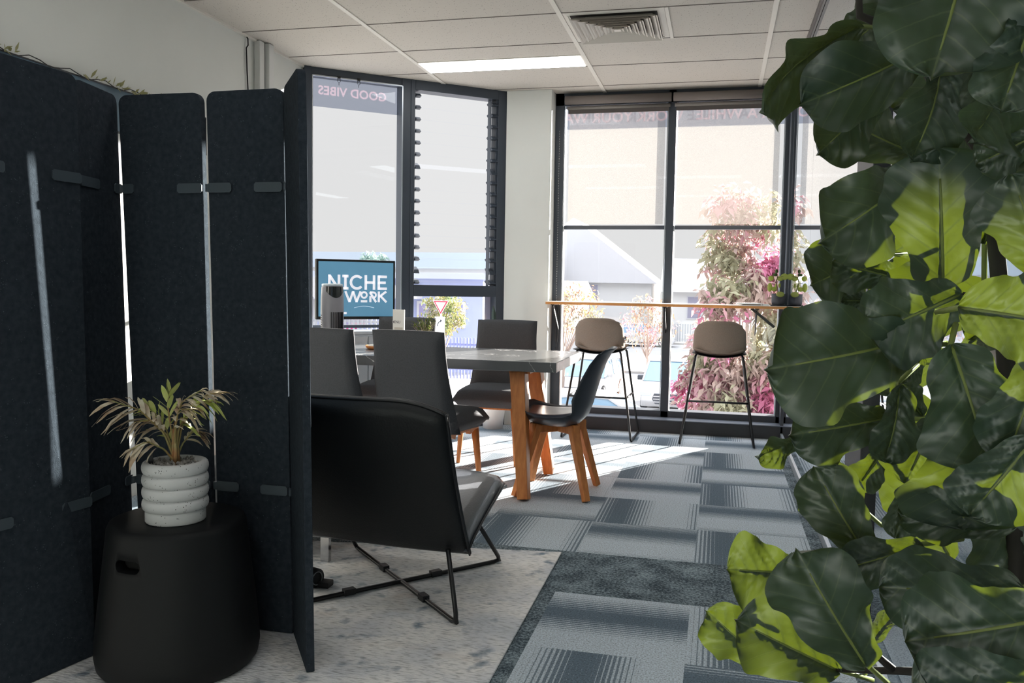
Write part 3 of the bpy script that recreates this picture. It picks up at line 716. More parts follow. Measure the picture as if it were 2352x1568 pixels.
def frond(path, n, L, mt, curl=.3, w=.016, droop=.6, seed=0, side2=(1,1), t0=.3):
    rnd_ = random.Random(seed)
    P = [RT*p[0]+BK*p[1]+Vector((0,0,p[2])) for p in path]
    def at(t):
        t *= len(P)-1; i = min(int(t), len(P)-2); q = t-i; return P[i]*(1-q)+P[i+1]*q
    st2 = MB(); st2.tube([at(k/14) for k in range(15)], .0035, 6, r2=.0014); s_o = st2.build('frond_stem', stem_m, pp, smooth=True)
    lf = MB()
    for k in range(n):
        t = t0+(1-t0)*(k+.5)/n
        for sd in (-1, 1):
            if side2[(sd+1)//2] == 0: continue
            p = at(t); d = (at(min(1, t+.05))-at(t-.05)).normalized()
            sdv = d.cross(Vector((rnd_.uniform(-.2,.2), rnd_.uniform(-.4,.1)-.6, .55))).normalized()*sd
            dr = (d*(.75+.3*t)+sdv*.75*(1-.35*t)+Vector((0,0,rnd_.uniform(-.25,.15)))).normalized()
            ll = L*(.6+.6*sin(pi*min(1, t*.9)))*rnd_.uniform(.75,1.12); wn_ = dr.cross(Vector((rnd_.uniform(-.5,.5), rnd_.uniform(-.5,.5), 1))).normalized()
            pts = []; m_ = 6
            for q in range(m_+1):
                s_ = q/m_; c_ = p+dr*ll*s_+Vector((0,0,-droop*ll*s_**2*rnd_.uniform(.8,1.0))); ww = w*sin(pi*min(1, .12+.88*s_))**.6*rnd_.uniform(.85,1)*.5 if q < m_ else .0004
                pts += [c_-wn_*ww, c_+wn_*ww*.1+Vector((0,0,-.001)), c_+wn_*ww]
            lf.add(pts, [(3*q+i, 3*q+i+1, 3*q+i+4, 3*q+i+3) for q in range(m_) for i in (0,1)])
    lf.build('frond_leaflets', mt, s_o)
B0 = (.0,.0,.17)
frond([B0,(-.03,-.01,.26),(-.095,-.03,.335),(-.165,-.05,.365)], 9, .085, palm_dry, seed=1, droop=.55, t0=.35)
frond([B0,(-.005,.01,.27),(.02,.0,.35),(.075,-.02,.385)], 8, .06, palm_dry, seed=2, droop=.8, t0=.4)
frond([B0,(.01,0,.27),(.05,-.02,.345),(.10,-.03,.35)], 8, .06, palm_green, seed=3, droop=.8, t0=.35)
frond([B0,(-.02,.02,.26),(-.05,.04,.31),(-.075,.06,.33)], 7, .06, palm_green, seed=4, droop=.4, t0=.2)
frond([B0,(-.012,0,.28),(-.02,.01,.345),(-.01,.02,.385)], 6, .05, palm_green, seed=5, droop=.1, t0=.3)
frond([B0,(-.03,-.02,.215),(-.075,-.045,.245),(-.12,-.06,.225)], 7, .05, palm_dry, seed=6, droop=.7, t0=.4)
frond([B0,(.02,.02,.22),(.05,.03,.255),(.075,.03,.25)], 7, .042, palm_dry, seed=7, droop=.7, t0=.4)
frond([B0,(.02,.01,.28),(.09,.0,.37),(.15,0,.372)], 6, .04, palm_dry, seed=8, droop=.4, t0=.6)
frond([B0,(-.02,.0,.25),(-.06,-.02,.30),(-.11,-.03,.30)], 7, .06, palm_dry, seed=9, droop=.9, t0=.4)
frond([B0,(.0,-.01,.27),(.01,-.02,.33),(.04,-.03,.33)], 6, .05, palm_dry, seed=10, droop=.9, t0=.3)
for k, (a, b) in enumerate(((-.006,0),(.006,.004),(0,-.006))):
    m = MB(); m.tube([RT*a*1.2+BK*b+Vector((0,0,.160)), RT*a+BK*b+Vector((0,0,.21)), RT*a*.6+Vector((0,0,.27))], .0085, 8, r2=.003); m.build('trunk', mat('palm_trunk', (150,142,96), .6, col2=(170,96,58), nscale=30), pp, smooth=True)

# ---------------------------------------------------------------- things on the table and by the windows
mc = empty('menu_card', (-1.89, 4.86, .747), radians(-12), 'white folded menu card in a clear stand on the dining table', 'menu card')
MB().box(-.042, .042, -.002, .002, .012, .248).build('card', mat('menu_white', (228,226,222), .5, emis=0), mc)
text_mesh('MENU', .022, lambda x, y, z: (-.018+x, -.0025-z, .165+y), .0002, .0003).build('lettering', mat('menu_grey', (120,120,124), .6), mc)
MB().box(-.03, .03, -.0032, -.0022, .05, .14).build('printed_panel', mat('menu_tan', (196,190,180), .6), mc)
MB().box(-.045, .045, -.03, .03, 0, .012).build('card_base', glass('acrylic'), mc)
bz = empty('olive_bonsai', (-1.69, 4.78, .747), 0, 'tiny bushy green plant in a white pot on the dining table', 'potted plant')
m = MB(); m.lathe([(0,.001),(.035,.001),(.04,.01),(.045,.07),(.042,.07),(.04,.062),(0,.062)], n=28); m.build('pot', white_ceramic, bz, smooth=True)
m = MB(); rb = random.Random(5); lf = MB()
for k in range(26):
    a = rb.uniform(0, 2*pi); e_ = rb.uniform(.25, 1.2); tip = Vector((cos(a)*cos(e_)*.085, sin(a)*cos(e_)*.085, .135+sin(e_)*.07)); base = Vector((rb.uniform(-.006,.006), rb.uniform(-.006,.006), .10))
    m.tube([Vector((0,0,.06)), base, (base+tip)/2+Vector((0,0,-.008)), tip], .0022, 5, r2=.0008)
    for q in range(9):
        p = base.lerp(tip, .35+.65*q/8); d = Vector((rb.uniform(-1,1), rb.uniform(-1,1), rb.uniform(-.1,1.2))).normalized(); n_ = d.cross(Vector((0,.3,1))).normalized(); l_ = rb.uniform(.018,.03)
        lf.add([p, p+d*l_*.5+n_*.0045, p+d*l_, p+d*l_*.5-n_*.0045], [(0,1,2,3)])
m.build('branches', mat('twig', (196,178,150), .7), bz); lf.build('foliage', mat('olive_leaf', (112,124,62), .5, col2=(60,78,40), nscale=30, trans=.4), bz)
tr_ = empty('wooden_tray', (-2.02, 4.92, .747), 0, 'round wooden tray on the dining table between the two near chairs', 'tray')
m = MB(); m.lathe([(0,0),(.085,0),(.10,.008),(.105,.022),(.10,.022),(.094,.010),(0,.008)], n=36); m.build('tray_body', oak, tr_, smooth=True)
m = MB(); m.lathe([(0,.0085),(.085,.0085),(.087,.025),(0,.027)], n=36); m.build('cloth', whitep, tr_, smooth=True)

cb_ = empty('low_cabinet', tuple(aw(.33, .335, 0)), math.atan2(DD.y, DD.x), 'low pale cabinet under the angled window carrying the screen', 'cabinet')
MB().box(-.36, .40, -.10, .22, .05, .785).build('body', mat('cabinet_pale', (206,214,222), .35), cb_, bevel=.004)
MB().box(-.365, .405, -.11, .225, .785, .803).build('top', MATS['cabinet_pale'], cb_, bevel=.003)
for x0, x1 in ((-.355, .018), (.024, .395)):
    dr_ = MB().box(x0, x1, -.116, -.10, .07, .77).build('door', MATS['cabinet_pale'], cb_, bevel=.003); MB().box((x0+x1)/2-.05, (x0+x1)/2+.05, -.128, -.116, .70, .712).build('handle', chrome, dr_)
MB().box(-.34, .38, -.08, .2, 0, .05).build('plinth', black_plastic, cb_)
# screen on the cabinet
OT = aw(.302, .30, 0)
tv = empty('monitor', (OT.x, OT.y, .803), math.atan2(DD.y, DD.x), 'flat screen showing a teal logo slide, standing in front of the left window', 'monitor')
MB().box(-.295, .295, -.012, .03, .083, .517).build('housing', mat('monitor_black', (20,21,24), .35), tv, bevel=.006)
scr = mat('screen_teal', (88,134,162), .25, emis=.62)
d_ = MB().box(-.278, .278, -.0145, -.012, .105, .500).build('display', scr, tv)
lw = mat('screen_letter', (226,226,234), .3, emis=.65)
def strokes(segs, th):
    m = MB()
    for a, b in segs:
        a = Vector((a[0], a[1])); b = Vector((b[0], b[1])); d = (b-a).normalized(); n_ = Vector((-d.y, d.x))*th/2
        q = [a+n_, b+n_, b-n_, a-n_]
        m.prism([(p.x, p.y) for p in q], -.0163, -.0145, lambda x, y, h: (x, h, y))
    return m
def arcp(cx, cz, r, th, a0, a1, m, n=26):
    p = [(cx+(r+th/2)*cos(radians(a0+(a1-a0)*k/n)), cz+(r+th/2)*sin(radians(a0+(a1-a0)*k/n))) for k in range(n+1)]
    q = [(cx+(r-th/2)*cos(radians(a0+(a1-a0)*k/n)), cz+(r-th/2)*sin(radians(a0+(a1-a0)*k/n))) for k in range(n+1)]
    vs = [(x, -.0163, z) for x, z in p+q]; m.add(vs, [(k, k+1, n+1+k+1, n+1+k) for k in range(n)])
Z0, Z1 = .300, .406; T = .0185      # NICHE row
xs = -.208
m = strokes([((xs+.008,Z0),(xs+.008,Z1)), ((xs+.008,Z1-.004),(xs+.075,Z0+.004)), ((xs+.078,Z0),(xs+.078,Z1))], T)
m2 = strokes([((xs+.125,Z0),(xs+.125,Z1)), ((xs+.103,Z1-T/2),(xs+.147,Z1-T/2)), ((xs+.103,Z0+T/2),(xs+.147,Z0+T/2))], T); m.add(m2.v, m2.f)
arcp(xs+.210, (Z0+Z1)/2, .0445, T, 42, 318, m)
m2 = strokes([((xs+.277,Z0),(xs+.277,Z1)), ((xs+.339,Z0),(xs+.339,Z1)), ((xs+.277,(Z0+Z1)/2),(xs+.339,(Z0+Z1)/2)), ((xs+.375,Z0),(xs+.375,Z1)), ((xs+.37,Z0+T/2),(xs+.437,Z0+T/2)), ((xs+.37,Z1-T/2),(xs+.437,Z1-T/2)), ((xs+.37,(Z0+Z1)/2),(xs+.428,(Z0+Z1)/2))], T); m.add(m2.v, m2.f)
m.build('lettering', lw, d_)
Y0, Y1 = .210, .288; T = .0155       # WORK row
m = strokes([((xs+.125,Y1),(xs+.156,Y0)), ((xs+.156,Y0),(xs+.182,Y1)), ((xs+.182,Y1),(xs+.208,Y0)), ((xs+.208,Y0),(xs+.238,Y1))], T)
arcp(xs+.264, Y1-.026, .0205, T*.85, 0, 360, m)
m2 = strokes([((xs+.240,Y0+.006),(xs+.288,Y0+.006)), ((xs+.312,Y0),(xs+.312,Y1-.035)), ((xs+.308,Y1-.007),(xs+.335,Y1-.007)), ((xs+.308,Y1-.006),(xs+.355,Y0)), ((xs+.376,Y0),(xs+.376,Y1)), ((xs+.432,Y1),(xs+.38,Y0+.04)), ((xs+.388,Y0+.046),(xs+.434,Y0))], T); m.add(m2.v, m2.f)
arcp(xs+.335, Y1-.026, .0185, T*.85, -80, 90, m)
m.build('lettering', lw, d_)
m = strokes([((xs+.105-.02,.255),(xs+.113-.02,.255)), ((xs-.0,Y0),(xs+.0,Y1)), ((xs+.0,Y1),(xs+.04,Y0)), ((xs+.105,.130),(xs+.135,.130))], T); m.build('lettering', lw, d_)
m = MB(); m.tube([(xs+.19+.15*k/12, -.0150, .168+.012*sin(pi*k/12)) for k in range(13)], .0022, 5, r2=.003); m.build('brush_line', mat('screen_pale', (170,196,214), .3, emis=.6), d_)
for sx_ in (-1, 1):
    b = MB(); b.beam((sx_*.2, .01, .085), (sx_*.2, .01, .006), .02, .012, up=(1,0,0)); b.box(sx_*.2-.012, sx_*.2+.012, -.08, .09, 0, .008); b.build('stand_foot', black_plastic, tv)

tf = empty('tower_fan', (-2.60, 5.425, 0), radians(14), 'grey tower fan with a pale top standing behind the dining chairs', 'fan')
m = MB(); m.lathe([(0,0),(.105,0),(.11,.01),(.10,.022),(.05,.03),(0,.03)], n=36); m.build('base', black_plastic, tf, smooth=True)
m = MB(); m.lathe([(.0,.03),(.05,.03),(.058,.06),(.066,.25),(.074,.62),(.079,.95),(.078,1.05),(.074,1.115),(.071,1.128),(0,1.13)], n=40, sx=1, sy=.9); m.build('body', mat('fan_grey', (140,140,148), .4), tf, smooth=True)
m = MB(); m.lathe([(.0,1.128),(.072,1.128),(.073,1.138),(.068,1.144),(0,1.146)], n=40, sx=1, sy=.9); m.build('top_cap', mat('fan_top', (206,220,232), .25), tf, smooth=True)
m = MB()
for z0, z1, a0, a1 in ((.35, .95, -84, -20),):
    for k in range(8):
        a = radians(a0+(a1-a0)*k/7); m.box(-.0028, .0028, -.006, .001, z0, z1, Matrix.Translation((cos(a)*.0775, sin(a)*.0775*.9, 0)) @ Matrix.Rotation(a+pi/2, 4, 'Z'))
m.build('grille', mat('grille_black', (18,19,22), .4), tf)
m = MB()
for zz in (1.02,):
    vs = []; n_ = 18
    for k in range(n_+1):
        a = radians(-112+104*k/n_); d0 = .030+.045*max(0, sin(pi*k/n_))
        for z_, r_2 in ((1.124, .0765), (1.122-d0, .0796)): vs.append((cos(a)*r_2, sin(a)*r_2*.9, z_))
    m.add(vs, [(2*k, 2*k+1, 2*k+3, 2*k+2) for k in range(n_)])
m.build('display_panel', mat('gloss_black', (22,23,26), .05, coat=1), tf, smooth=True)
m = MB()
for k in range(1, 40): m.tube([(-.062, -.052, .30+.016*k), (-.066, -.049, .306+.016*k)], .002, 5)
m.build('side_vents', MATS['grille_black'], tf)

cp = empty('counter_plant', (.435, 6.76, 1.0305), 0, 'small round-leaved plant in a dark pot at the right end of the bar counter', 'potted plant')
m = MB(); m.lathe([(0,.006),(.038,.006),(.046,.012),(.050,.03),(.051,.092),(.048,.092),(.047,.08),(0,.08)], n=32); m.build('pot', mat('slate_pot', (72,74,82), .6, noise=.2, nscale=30), cp, smooth=True)
m = MB(); m.lathe([(0,0),(.055,0),(.06,.008),(.055,.008),(0,.006)], n=32); m.build('saucer', black_plastic, cp, smooth=True)
m = MB(); m.tube([(.004,0,.08),(-.008,0,.13),(-.02,0,.175),(-.012,0,.215),(-.016,0,.25)], .0022, 6); m.tube([(-.02,0,.175),(-.05,.0,.172)], .0015, 5); m.tube([(-.012,0,.215),(.03,.0,.225)], .0015, 5)
m.build('stem', mat('thin_stem', (70,62,48), .6), cp)
pl_leaf = mat('pale_round_leaf', (192,200,120), .45, col2=(150,172,84), nscale=14, trans=.5); gl2 = mat('dark_round_leaf', (80,104,50), .45, trans=.4)
for cx, cz, rx, rz, mt_ in ((.04,.222,.028,.024,pl_leaf),(.008,.208,.024,.019,pl_leaf),(-.058,.208,.02,.02,pl_leaf),(-.065,.14,.017,.034,pl_leaf),(-.035,.128,.021,.017,pl_leaf),(.01,.088,.03,.02,pl_leaf),(-.020,.262,.011,.015,gl2),(-.028,.236,.018,.011,gl2),(.006,.155,.008,.018,pl_leaf),(-.018,.15,.008,.02,pl_leaf)):
    m = MB(); y_ = -.012 if cz < .1 else random.uniform(-.01,.012)
    if cz < .1: y_ = -.054
    m.sheet(8, 8, lambda u, v: (cx+rx*(2*u-1)*sqrt(max(0.02, 1-(2*v-1)**2*.98)), y_+.006*(2*u-1)**2, cz+rz*(2*v-1)), .0016, 0); m.build('leaf', mt_, cp, smooth=True)
bk = empty('magazine', (.262, 6.735, 1.0305), radians(4), 'thin white magazine lying on the bar counter beside the plant', 'magazine')
MB().box(-.10, .10, -.06, .08, 0, .003).build('back_cover', whitep, bk); MB().box(-.09, .04, -.055, .07, .003, .009).build('dark_booklet', mat('booklet_brown', (92,80,72), .6), bk)
MB().box(-.13, .06, -.03, .088, .009, .016).build('pages', mat('page_white', (240,240,238), .6), bk)
MB().box(.06, .105, -.02, .08, .003, .012).build('card', MATS['page_white'], bk)

cs = empty('tall_cactus', tuple(aw(1.47, .20, 0)), 0, 'tall slim dark green cactus standing behind the right dining chair by the louvre window', 'cactus')
m = MB(); m.lathe([(0,0),(.08,0),(.1,.2),(.09,.2),(0,.18)], n=28); m.build('pot', whitep, cs, smooth=True)
m = MB(); n_ = 20
def cact(x0, z0, z1, r, lean):
    vs = []; K = 14
    for k in range(K+1):
        t = k/K; zz = z0+(z1-z0)*t; rr = r*(1 if t < .9 else sqrt(max(.05, 1-((t-.9)/.1)**2)))
        for q in range(n_): a = 2*pi*q/n_; f_ = 1+.14*cos(5*a); vs.append((x0+lean*t+rr*f_*cos(a), rr*f_*sin(a), zz))
    m.add(vs, [(k*n_+q, k*n_+(q+1)%n_, (k+1)*n_+(q+1)%n_, (k+1)*n_+q) for k in range(K) for q in range(n_)]+[tuple(K*n_+q for q in range(n_))])
cact(.02, .17, .985, .016, -.03); cact(-.02, .17, .62, .014, .0)
m.build('stem', mat('cactus_green', (52,74,66), .6, noise=.4, nscale=90), cs, smooth=True)

# wall: picture, garland and cable
pc = empty('wall_artwork', (-2.985, 3.0, 2.0), 0, 'long dark teal board on the left wall above the folding screen', 'artwork')
MB().box(-.012, .006, -1.1, 1.515, -.108, .108).build('board', mat('dark_teal', (46,66,78), .5, col2=(92,122,140), nscale=3), pc, bevel=.003)
m = MB(); m.box(-.012, .012, -1.1, 1.515, .104, .110); m.box(-.012, .012, -1.1, 1.515, -.110, -.104); m.box(-.012,.012,1.511,1.517,-.11,.11); m.build('edge_trim', mat('dark_edge', (30,36,42), .4), pc)
gl = MB(); rg_ = random.Random(9); st3 = MB(); st3.tube([(-2.965, 2.7+.06*k, 2.112+.012*sin(k*1.7)) for k in range(26)], .0025, 5)
for k in range(70):
    y = rg_.choice([rg_.uniform(2.8,3.1), rg_.uniform(3.5,4.1), rg_.uniform(3.7,4.1)]); p = Vector((-2.962, y, 2.112)); d = Vector((rg_.uniform(.2,.8), rg_.uniform(-1,1), rg_.uniform(-.6,1.0))).normalized(); n_ = d.cross(Vector((1,0,.3))).normalized(); L = rg_.uniform(.025,.055)
    gl.add([p, p+d*L*.45+n_*L*.16, p+d*L, p+d*L*.45-n_*L*.16], [(0,1,2,3)])
gr_ = empty('leaf_garland', (0,0,0), 0, 'thin garland of dull yellow leaves along the top of the teal board', 'garland')
gl.build('leaves', mat('dull_gold_leaf', (140,138,96), .7, trans=.2), gr_); st3.build('wire', steel_pad, gr_)
wc = MB(); wc.tube([(-2.992, 4.985, 2.715), (-2.985, 4.995, 2.70), (-2.985, 4.998, 2.66), (-2.99, 4.985, 2.64), (-2.99, 4.992, 2.5), (-2.99, 5.01, 2.3), (-2.99, 5.02, 2.05), (-2.99, 5.03, 1.2), (-2.99, 5.03, .4)], .0045, 8)
tag(wc.build('wall_cable', steel_pad, smooth=True), 'thin black cable hanging down the white wall beside the duct', 'cable')

# ---------------------------------------------------------------- fiddle leaf fig in the foreground
# every row: leaf base, leaf tip, direction across the blade, width, bend (metres)
LEAVES = [
    (0.148, 1.08, 1.462, 0.04, 1.0, 1.35, 0.147, 0.733, -0.665, 0.089, -0.1),
    (0.214, 1.22, 1.528, 0.149, 1.2, 1.469, 0.624, 0.2, -0.755, 0.071, 0.06),
    (0.227, 1.22, 1.503, 0.172, 1.22, 1.553, -0.617, 0.4, -0.678, 0.063, 0.05),
    (0.227, 1.1, 1.44, 0.083, 1.05, 1.368, 0.335, 0.313, -0.888, 0.098, 0.08),
    (0.18, 1.15, 1.4, 0.112, 1.12, 1.321, 0.677, 0.27, -0.685, 0.078, 0.1),
    (0.201, 0.82, 1.461, 0.17, 0.8, 1.336, 0.971, -0.019, -0.238, 0.124, 0.06),
    (0.245, 0.8, 1.39, 0.225, 0.8, 1.306, 0.972, 0.036, -0.231, 0.071, 0.05),
    (0.24, 0.86, 1.355, 0.217, 0.85, 1.289, 0.587, 0.745, -0.317, 0.102, 0.12),
    (0.241, 1.2, 1.331, 0.144, 1.22, 1.386, -0.384, 0.412, -0.827, 0.088, 0.06),
    (0.226, 1.02, 1.4, 0.197, 1.0, 1.294, 0.885, 0.35, -0.308, 0.081, 0.1),
    (0.331, 1.2, 1.397, 0.248, 1.22, 1.323, 0.678, 0.174, -0.714, 0.086, 0.06),
    (0.228, 1.12, 1.299, 0.111, 1.05, 1.209, 0.538, 0.163, -0.827, 0.108, 0.1),
    (0.233, 1.0, 1.158, 0.222, 1.0, 1.307, -0.953, 0.294, -0.07, 0.123, -0.07),
    (0.285, 0.84, 1.165, 0.246, 0.84, 1.26, -0.819, 0.464, -0.336, 0.074, 0.05),
    (0.2, 1.22, 1.203, 0.118, 1.2, 1.161, 0.435, 0.095, -0.895, 0.108, 0.06),
    (0.209, 1.12, 1.171, 0.134, 1.12, 1.191, -0.252, 0.2, -0.947, 0.065, 0.05),
    (0.246, 0.98, 1.153, 0.152, 0.96, 1.108, 0.434, -0.012, -0.901, 0.099, 0.07),
    (0.191, 1.15, 1.143, 0.15, 1.15, 1.142, 0.024, 0.073, -0.997, 0.03, 0.03),
    (0.197, 0.98, 1.102, 0.049, 0.92, 1.071, 0.194, 0.028, -0.981, 0.128, 0.08),
    (0.209, 0.84, 1.142, 0.296, 0.82, 1.129, 0.18, 0.149, 0.972, 0.097, 0.06),
    (0.22, 0.9, 1.105, 0.254, 0.88, 0.991, 0.952, -0.073, 0.297, 0.107, 0.08),
    (0.26, 1.2, 1.073, 0.234, 1.2, 1.028, 0.858, -0.131, -0.496, 0.034, 0.03),
    (0.194, 1.05, 1.009, 0.083, 1.02, 0.987, 0.205, -0.043, -0.978, 0.079, 0.06),
    (0.199, 1.02, 1.053, 0.188, 1.02, 0.963, 0.942, 0.315, -0.115, 0.059, 0.08),
    (0.252, 1.15, 1.0, 0.223, 1.15, 1.037, -0.775, 0.175, -0.607, 0.041, 0.05),
    (0.099, 1.05, 0.987, 0.048, 1.02, 0.959, 0.183, 0.486, -0.854, 0.045, 0.1),
    (0.237, 0.92, 1.009, 0.24, 0.9, 0.924, 0.989, -0.135, 0.067, 0.123, 0.06),
    (0.287, 0.9, 0.935, 0.183, 0.92, 0.936, 0.03, 0.204, -0.979, 0.059, 0.06),
    (0.177, 1.02, 0.847, 0.111, 1.02, 0.953, -0.838, 0.161, -0.522, 0.076, 0.06),
    (0.184, 1.18, 0.875, 0.146, 1.18, 0.926, -0.8, 0.07, -0.596, 0.039, 0.04),
    (0.218, 1.2, 0.944, 0.187, 1.2, 0.892, 0.849, -0.153, -0.506, 0.047, 0.04),
    (0.238, 1.1, 0.935, 0.218, 1.1, 0.856, 0.966, -0.079, -0.245, 0.043, 0.04),
    (0.104, 1.1, 0.801, 0.02, 1.08, 0.804, 0.024, -0.244, -0.969, 0.094, 0.04),
    (0.077, 1.12, 0.669, -0.004, 1.1, 0.741, -0.622, -0.202, -0.756, 0.073, 0.05),
    (0.15, 1.04, 0.708, 0.03, 1.0, 0.771, -0.391, -0.23, -0.891, 0.09, 0.06),
    (0.166, 0.96, 0.751, 0.088, 0.94, 0.878, -0.855, 0.095, -0.51, 0.102, 0.06),
    (0.288, 0.88, 0.877, 0.165, 0.9, 0.858, 0.125, -0.161, -0.979, 0.084, 0.08),
    (0.279, 0.78, 0.886, 0.166, 0.78, 0.852, 0.278, -0.266, -0.923, 0.107, 0.07),
    (0.281, 0.76, 0.843, 0.169, 0.76, 0.817, 0.218, -0.272, -0.937, 0.073, 0.06),
    (0.183, 1.06, 0.722, 0.218, 1.08, 0.77, -0.562, 0.824, 0.066, 0.031, 0.08),
    (0.288, 0.86, 1.106, 0.261, 0.86, 1.0, 0.952, -0.186, -0.243, 0.072, 0.06),
    (0.278, 0.84, 1.029, 0.234, 0.86, 0.949, 0.844, -0.174, -0.508, 0.073, 0.06),
    (0.284, 0.88, 1.304, 0.233, 0.9, 1.276, 0.538, 0.239, -0.809, 0.046, 0.05),
    (0.276, 1.02, 1.208, 0.304, 1.0, 1.311, -0.863, 0.397, 0.312, 0.08, 0.05),
    (0.279, 1.0, 0.959, 0.327, 1.0, 0.849, 0.917, -0.001, 0.4, 0.095, 0.05),
    (0.245, 1.05, 1.012, 0.216, 1.05, 0.934, 0.934, -0.086, -0.347, 0.076, 0.05),
    (0.256, 1.05, 1.43, 0.278, 1.05, 1.353, 0.954, -0.122, 0.273, 0.073, 0.05),
    (0.261, 1.1, 1.212, 0.212, 1.1, 1.129, 0.861, -0.002, -0.508, 0.079, 0.05),
    (0.276, 1.05, 1.102, 0.312, 1.0, 1.143, -0.485, 0.318, 0.814, 0.077, 0.05),
    (0.226, 1.0, 0.878, 0.142, 1.0, 0.841, 0.398, -0.157, -0.904, 0.059, 0.06),
    (0.26, 0.95, 1.469, 0.236, 1.0, 1.408, 0.94, 0.037, -0.339, 0.09, 0.05),
    (0.208, 1.1, 1.108, 0.162, 1.1, 1.043, 0.816, -0.003, -0.578, 0.08, 0.05),
    (0.364, 1.286, 1.498, 0.24, 1.374, 1.425, 0.466, -0.071, -0.882, 0.093, 0.04),  # from here on: hidden leaves added behind to shade chosen front leaves
    (0.315, 1.368, 1.462, 0.272, 1.412, 1.373, 0.774, -0.325, -0.543, 0.074, 0.04),
    (0.335, 1.05, 1.519, 0.331, 1.08, 1.392, 0.871, -0.471, -0.141, 0.118, 0.04),
    (0.441, 1.386, 1.441, 0.373, 1.442, 1.37, 0.627, -0.192, -0.755, 0.082, 0.04),
    (0.362, 1.302, 1.368, 0.272, 1.379, 1.255, 0.677, -0.234, -0.698, 0.103, 0.04),
    (0.341, 1.44, 1.26, 0.272, 1.49, 1.219, 0.469, -0.073, -0.88, 0.103, 0.04),
    (0.34, 1.164, 1.149, 0.2, 1.246, 1.139, 0.152, 0.132, -0.98, 0.122, 0.04),
    (0.336, 1.26, 1.06, 0.236, 1.32, 1.051, 0.16, 0.128, -0.979, 0.075, 0.04),
    (0.341, 1.265, 1.109, 0.341, 1.285, 1.021, 0.871, -0.479, -0.106, 0.056, 0.04),
    (0.321, 1.27, 0.903, 0.261, 1.28, 1.012, -0.725, 0.52, -0.451, 0.072, 0.04),
    (0.306, 1.202, 0.804, 0.242, 1.208, 0.94, -0.76, 0.525, -0.384, 0.097, 0.04),
    (0.428, 1.113, 0.93, 0.32, 1.177, 0.919, 0.171, 0.121, -0.978, 0.08, 0.04),
    (0.418, 1.004, 0.939, 0.321, 1.066, 0.913, 0.288, 0.049, -0.956, 0.102, 0.04),
    (0.428, 1.139, 0.989, 0.336, 1.191, 0.997, 0.03, 0.203, -0.979, 0.056, 0.04),
    (0.361, 1.146, 1.161, 0.407, 1.144, 1.049, 0.785, -0.527, 0.326, 0.102, 0.04),
]

def leaf_material():
    m = bpy.data.materials.new('fig_leaf'); m.use_nodes = True; N = NT(m); N.n.clear()
    o = N.new('ShaderNodeOutputMaterial'); uv = N.new('ShaderNodeUVMap'); uv.uv_map = 'UVMap'
    s = N.new('ShaderNodeSeparateXYZ'); N.l.new(uv.outputs[0], s.inputs[0])
    u = s.outputs[0]; v = N.math('ABSOLUTE', N.math('SUBTRACT', s.outputs[1], .5))
    k = N.math('FRACT', N.math('MULTIPLY', N.math('SUBTRACT', u, N.math('MULTIPLY', v, .75)), 6.5))
    side = N.math('LESS_THAN', N.math('ABSOLUTE', N.math('SUBTRACT', k, .5)), N.math('MULTIPLY_ADD', v, -.09, .055))
    mid = N.math('LESS_THAN', v, N.math('MULTIPLY_ADD', u, -.010, .016))
    vein = N.math('MAXIMUM', N.math('MULTIPLY', side, .6), mid)
    g = N.new('ShaderNodeTexCoord'); nz = N.new('ShaderNodeTexNoise'); nz.inputs['Scale'].default_value = 14; nz.inputs['Detail'].default_value = 4; N.l.new(g.outputs['Object'], nz.inputs['Vector'])
    base = N.mix(N.math('MULTIPLY_ADD', nz.outputs[0], 1.5, -.4, clamp=True), lin((48,66,50)), lin((32,48,40)))
    base = N.mix(N.math('MULTIPLY', vein, .38), base, lin((112,122,72)))
    d = N.new('ShaderNodeBsdfPrincipled'); N.l.new(base, d.inputs['Base Color']); d.inputs['Roughness'].default_value = .38; d.inputs['Specular IOR Level'].default_value = .6
    t = N.new('ShaderNodeBsdfTranslucent'); N.l.new(N.mix(vein, lin((37,42,2)), lin((20,25,4))), t.inputs[0])
    a = N.new('ShaderNodeAddShader'); N.l.new(d.outputs[0], a.inputs[0]); N.l.new(t.outputs[0], a.inputs[1]); N.l.new(a.outputs[0], o.inputs[0])
    return m
leaf_m = leaf_material()
UP = [0,.04,.09,.15,.22,.30,.40,.50,.60,.70,.79,.87,.93,.97,1.0]
WP = [.05,.30,.44,.50,.54,.60,.70,.82,.93,1.0,.99,.90,.72,.48,.10]
fig = empty('fiddle_leaf_fig', (.42, 1.02, 0), 0, 'tall fiddle leaf fig with big leathery green leaves close to the viewer at the right', 'potted plant')
FO = Vector((.42, 1.02, 0))
rl_ = random.Random(21)
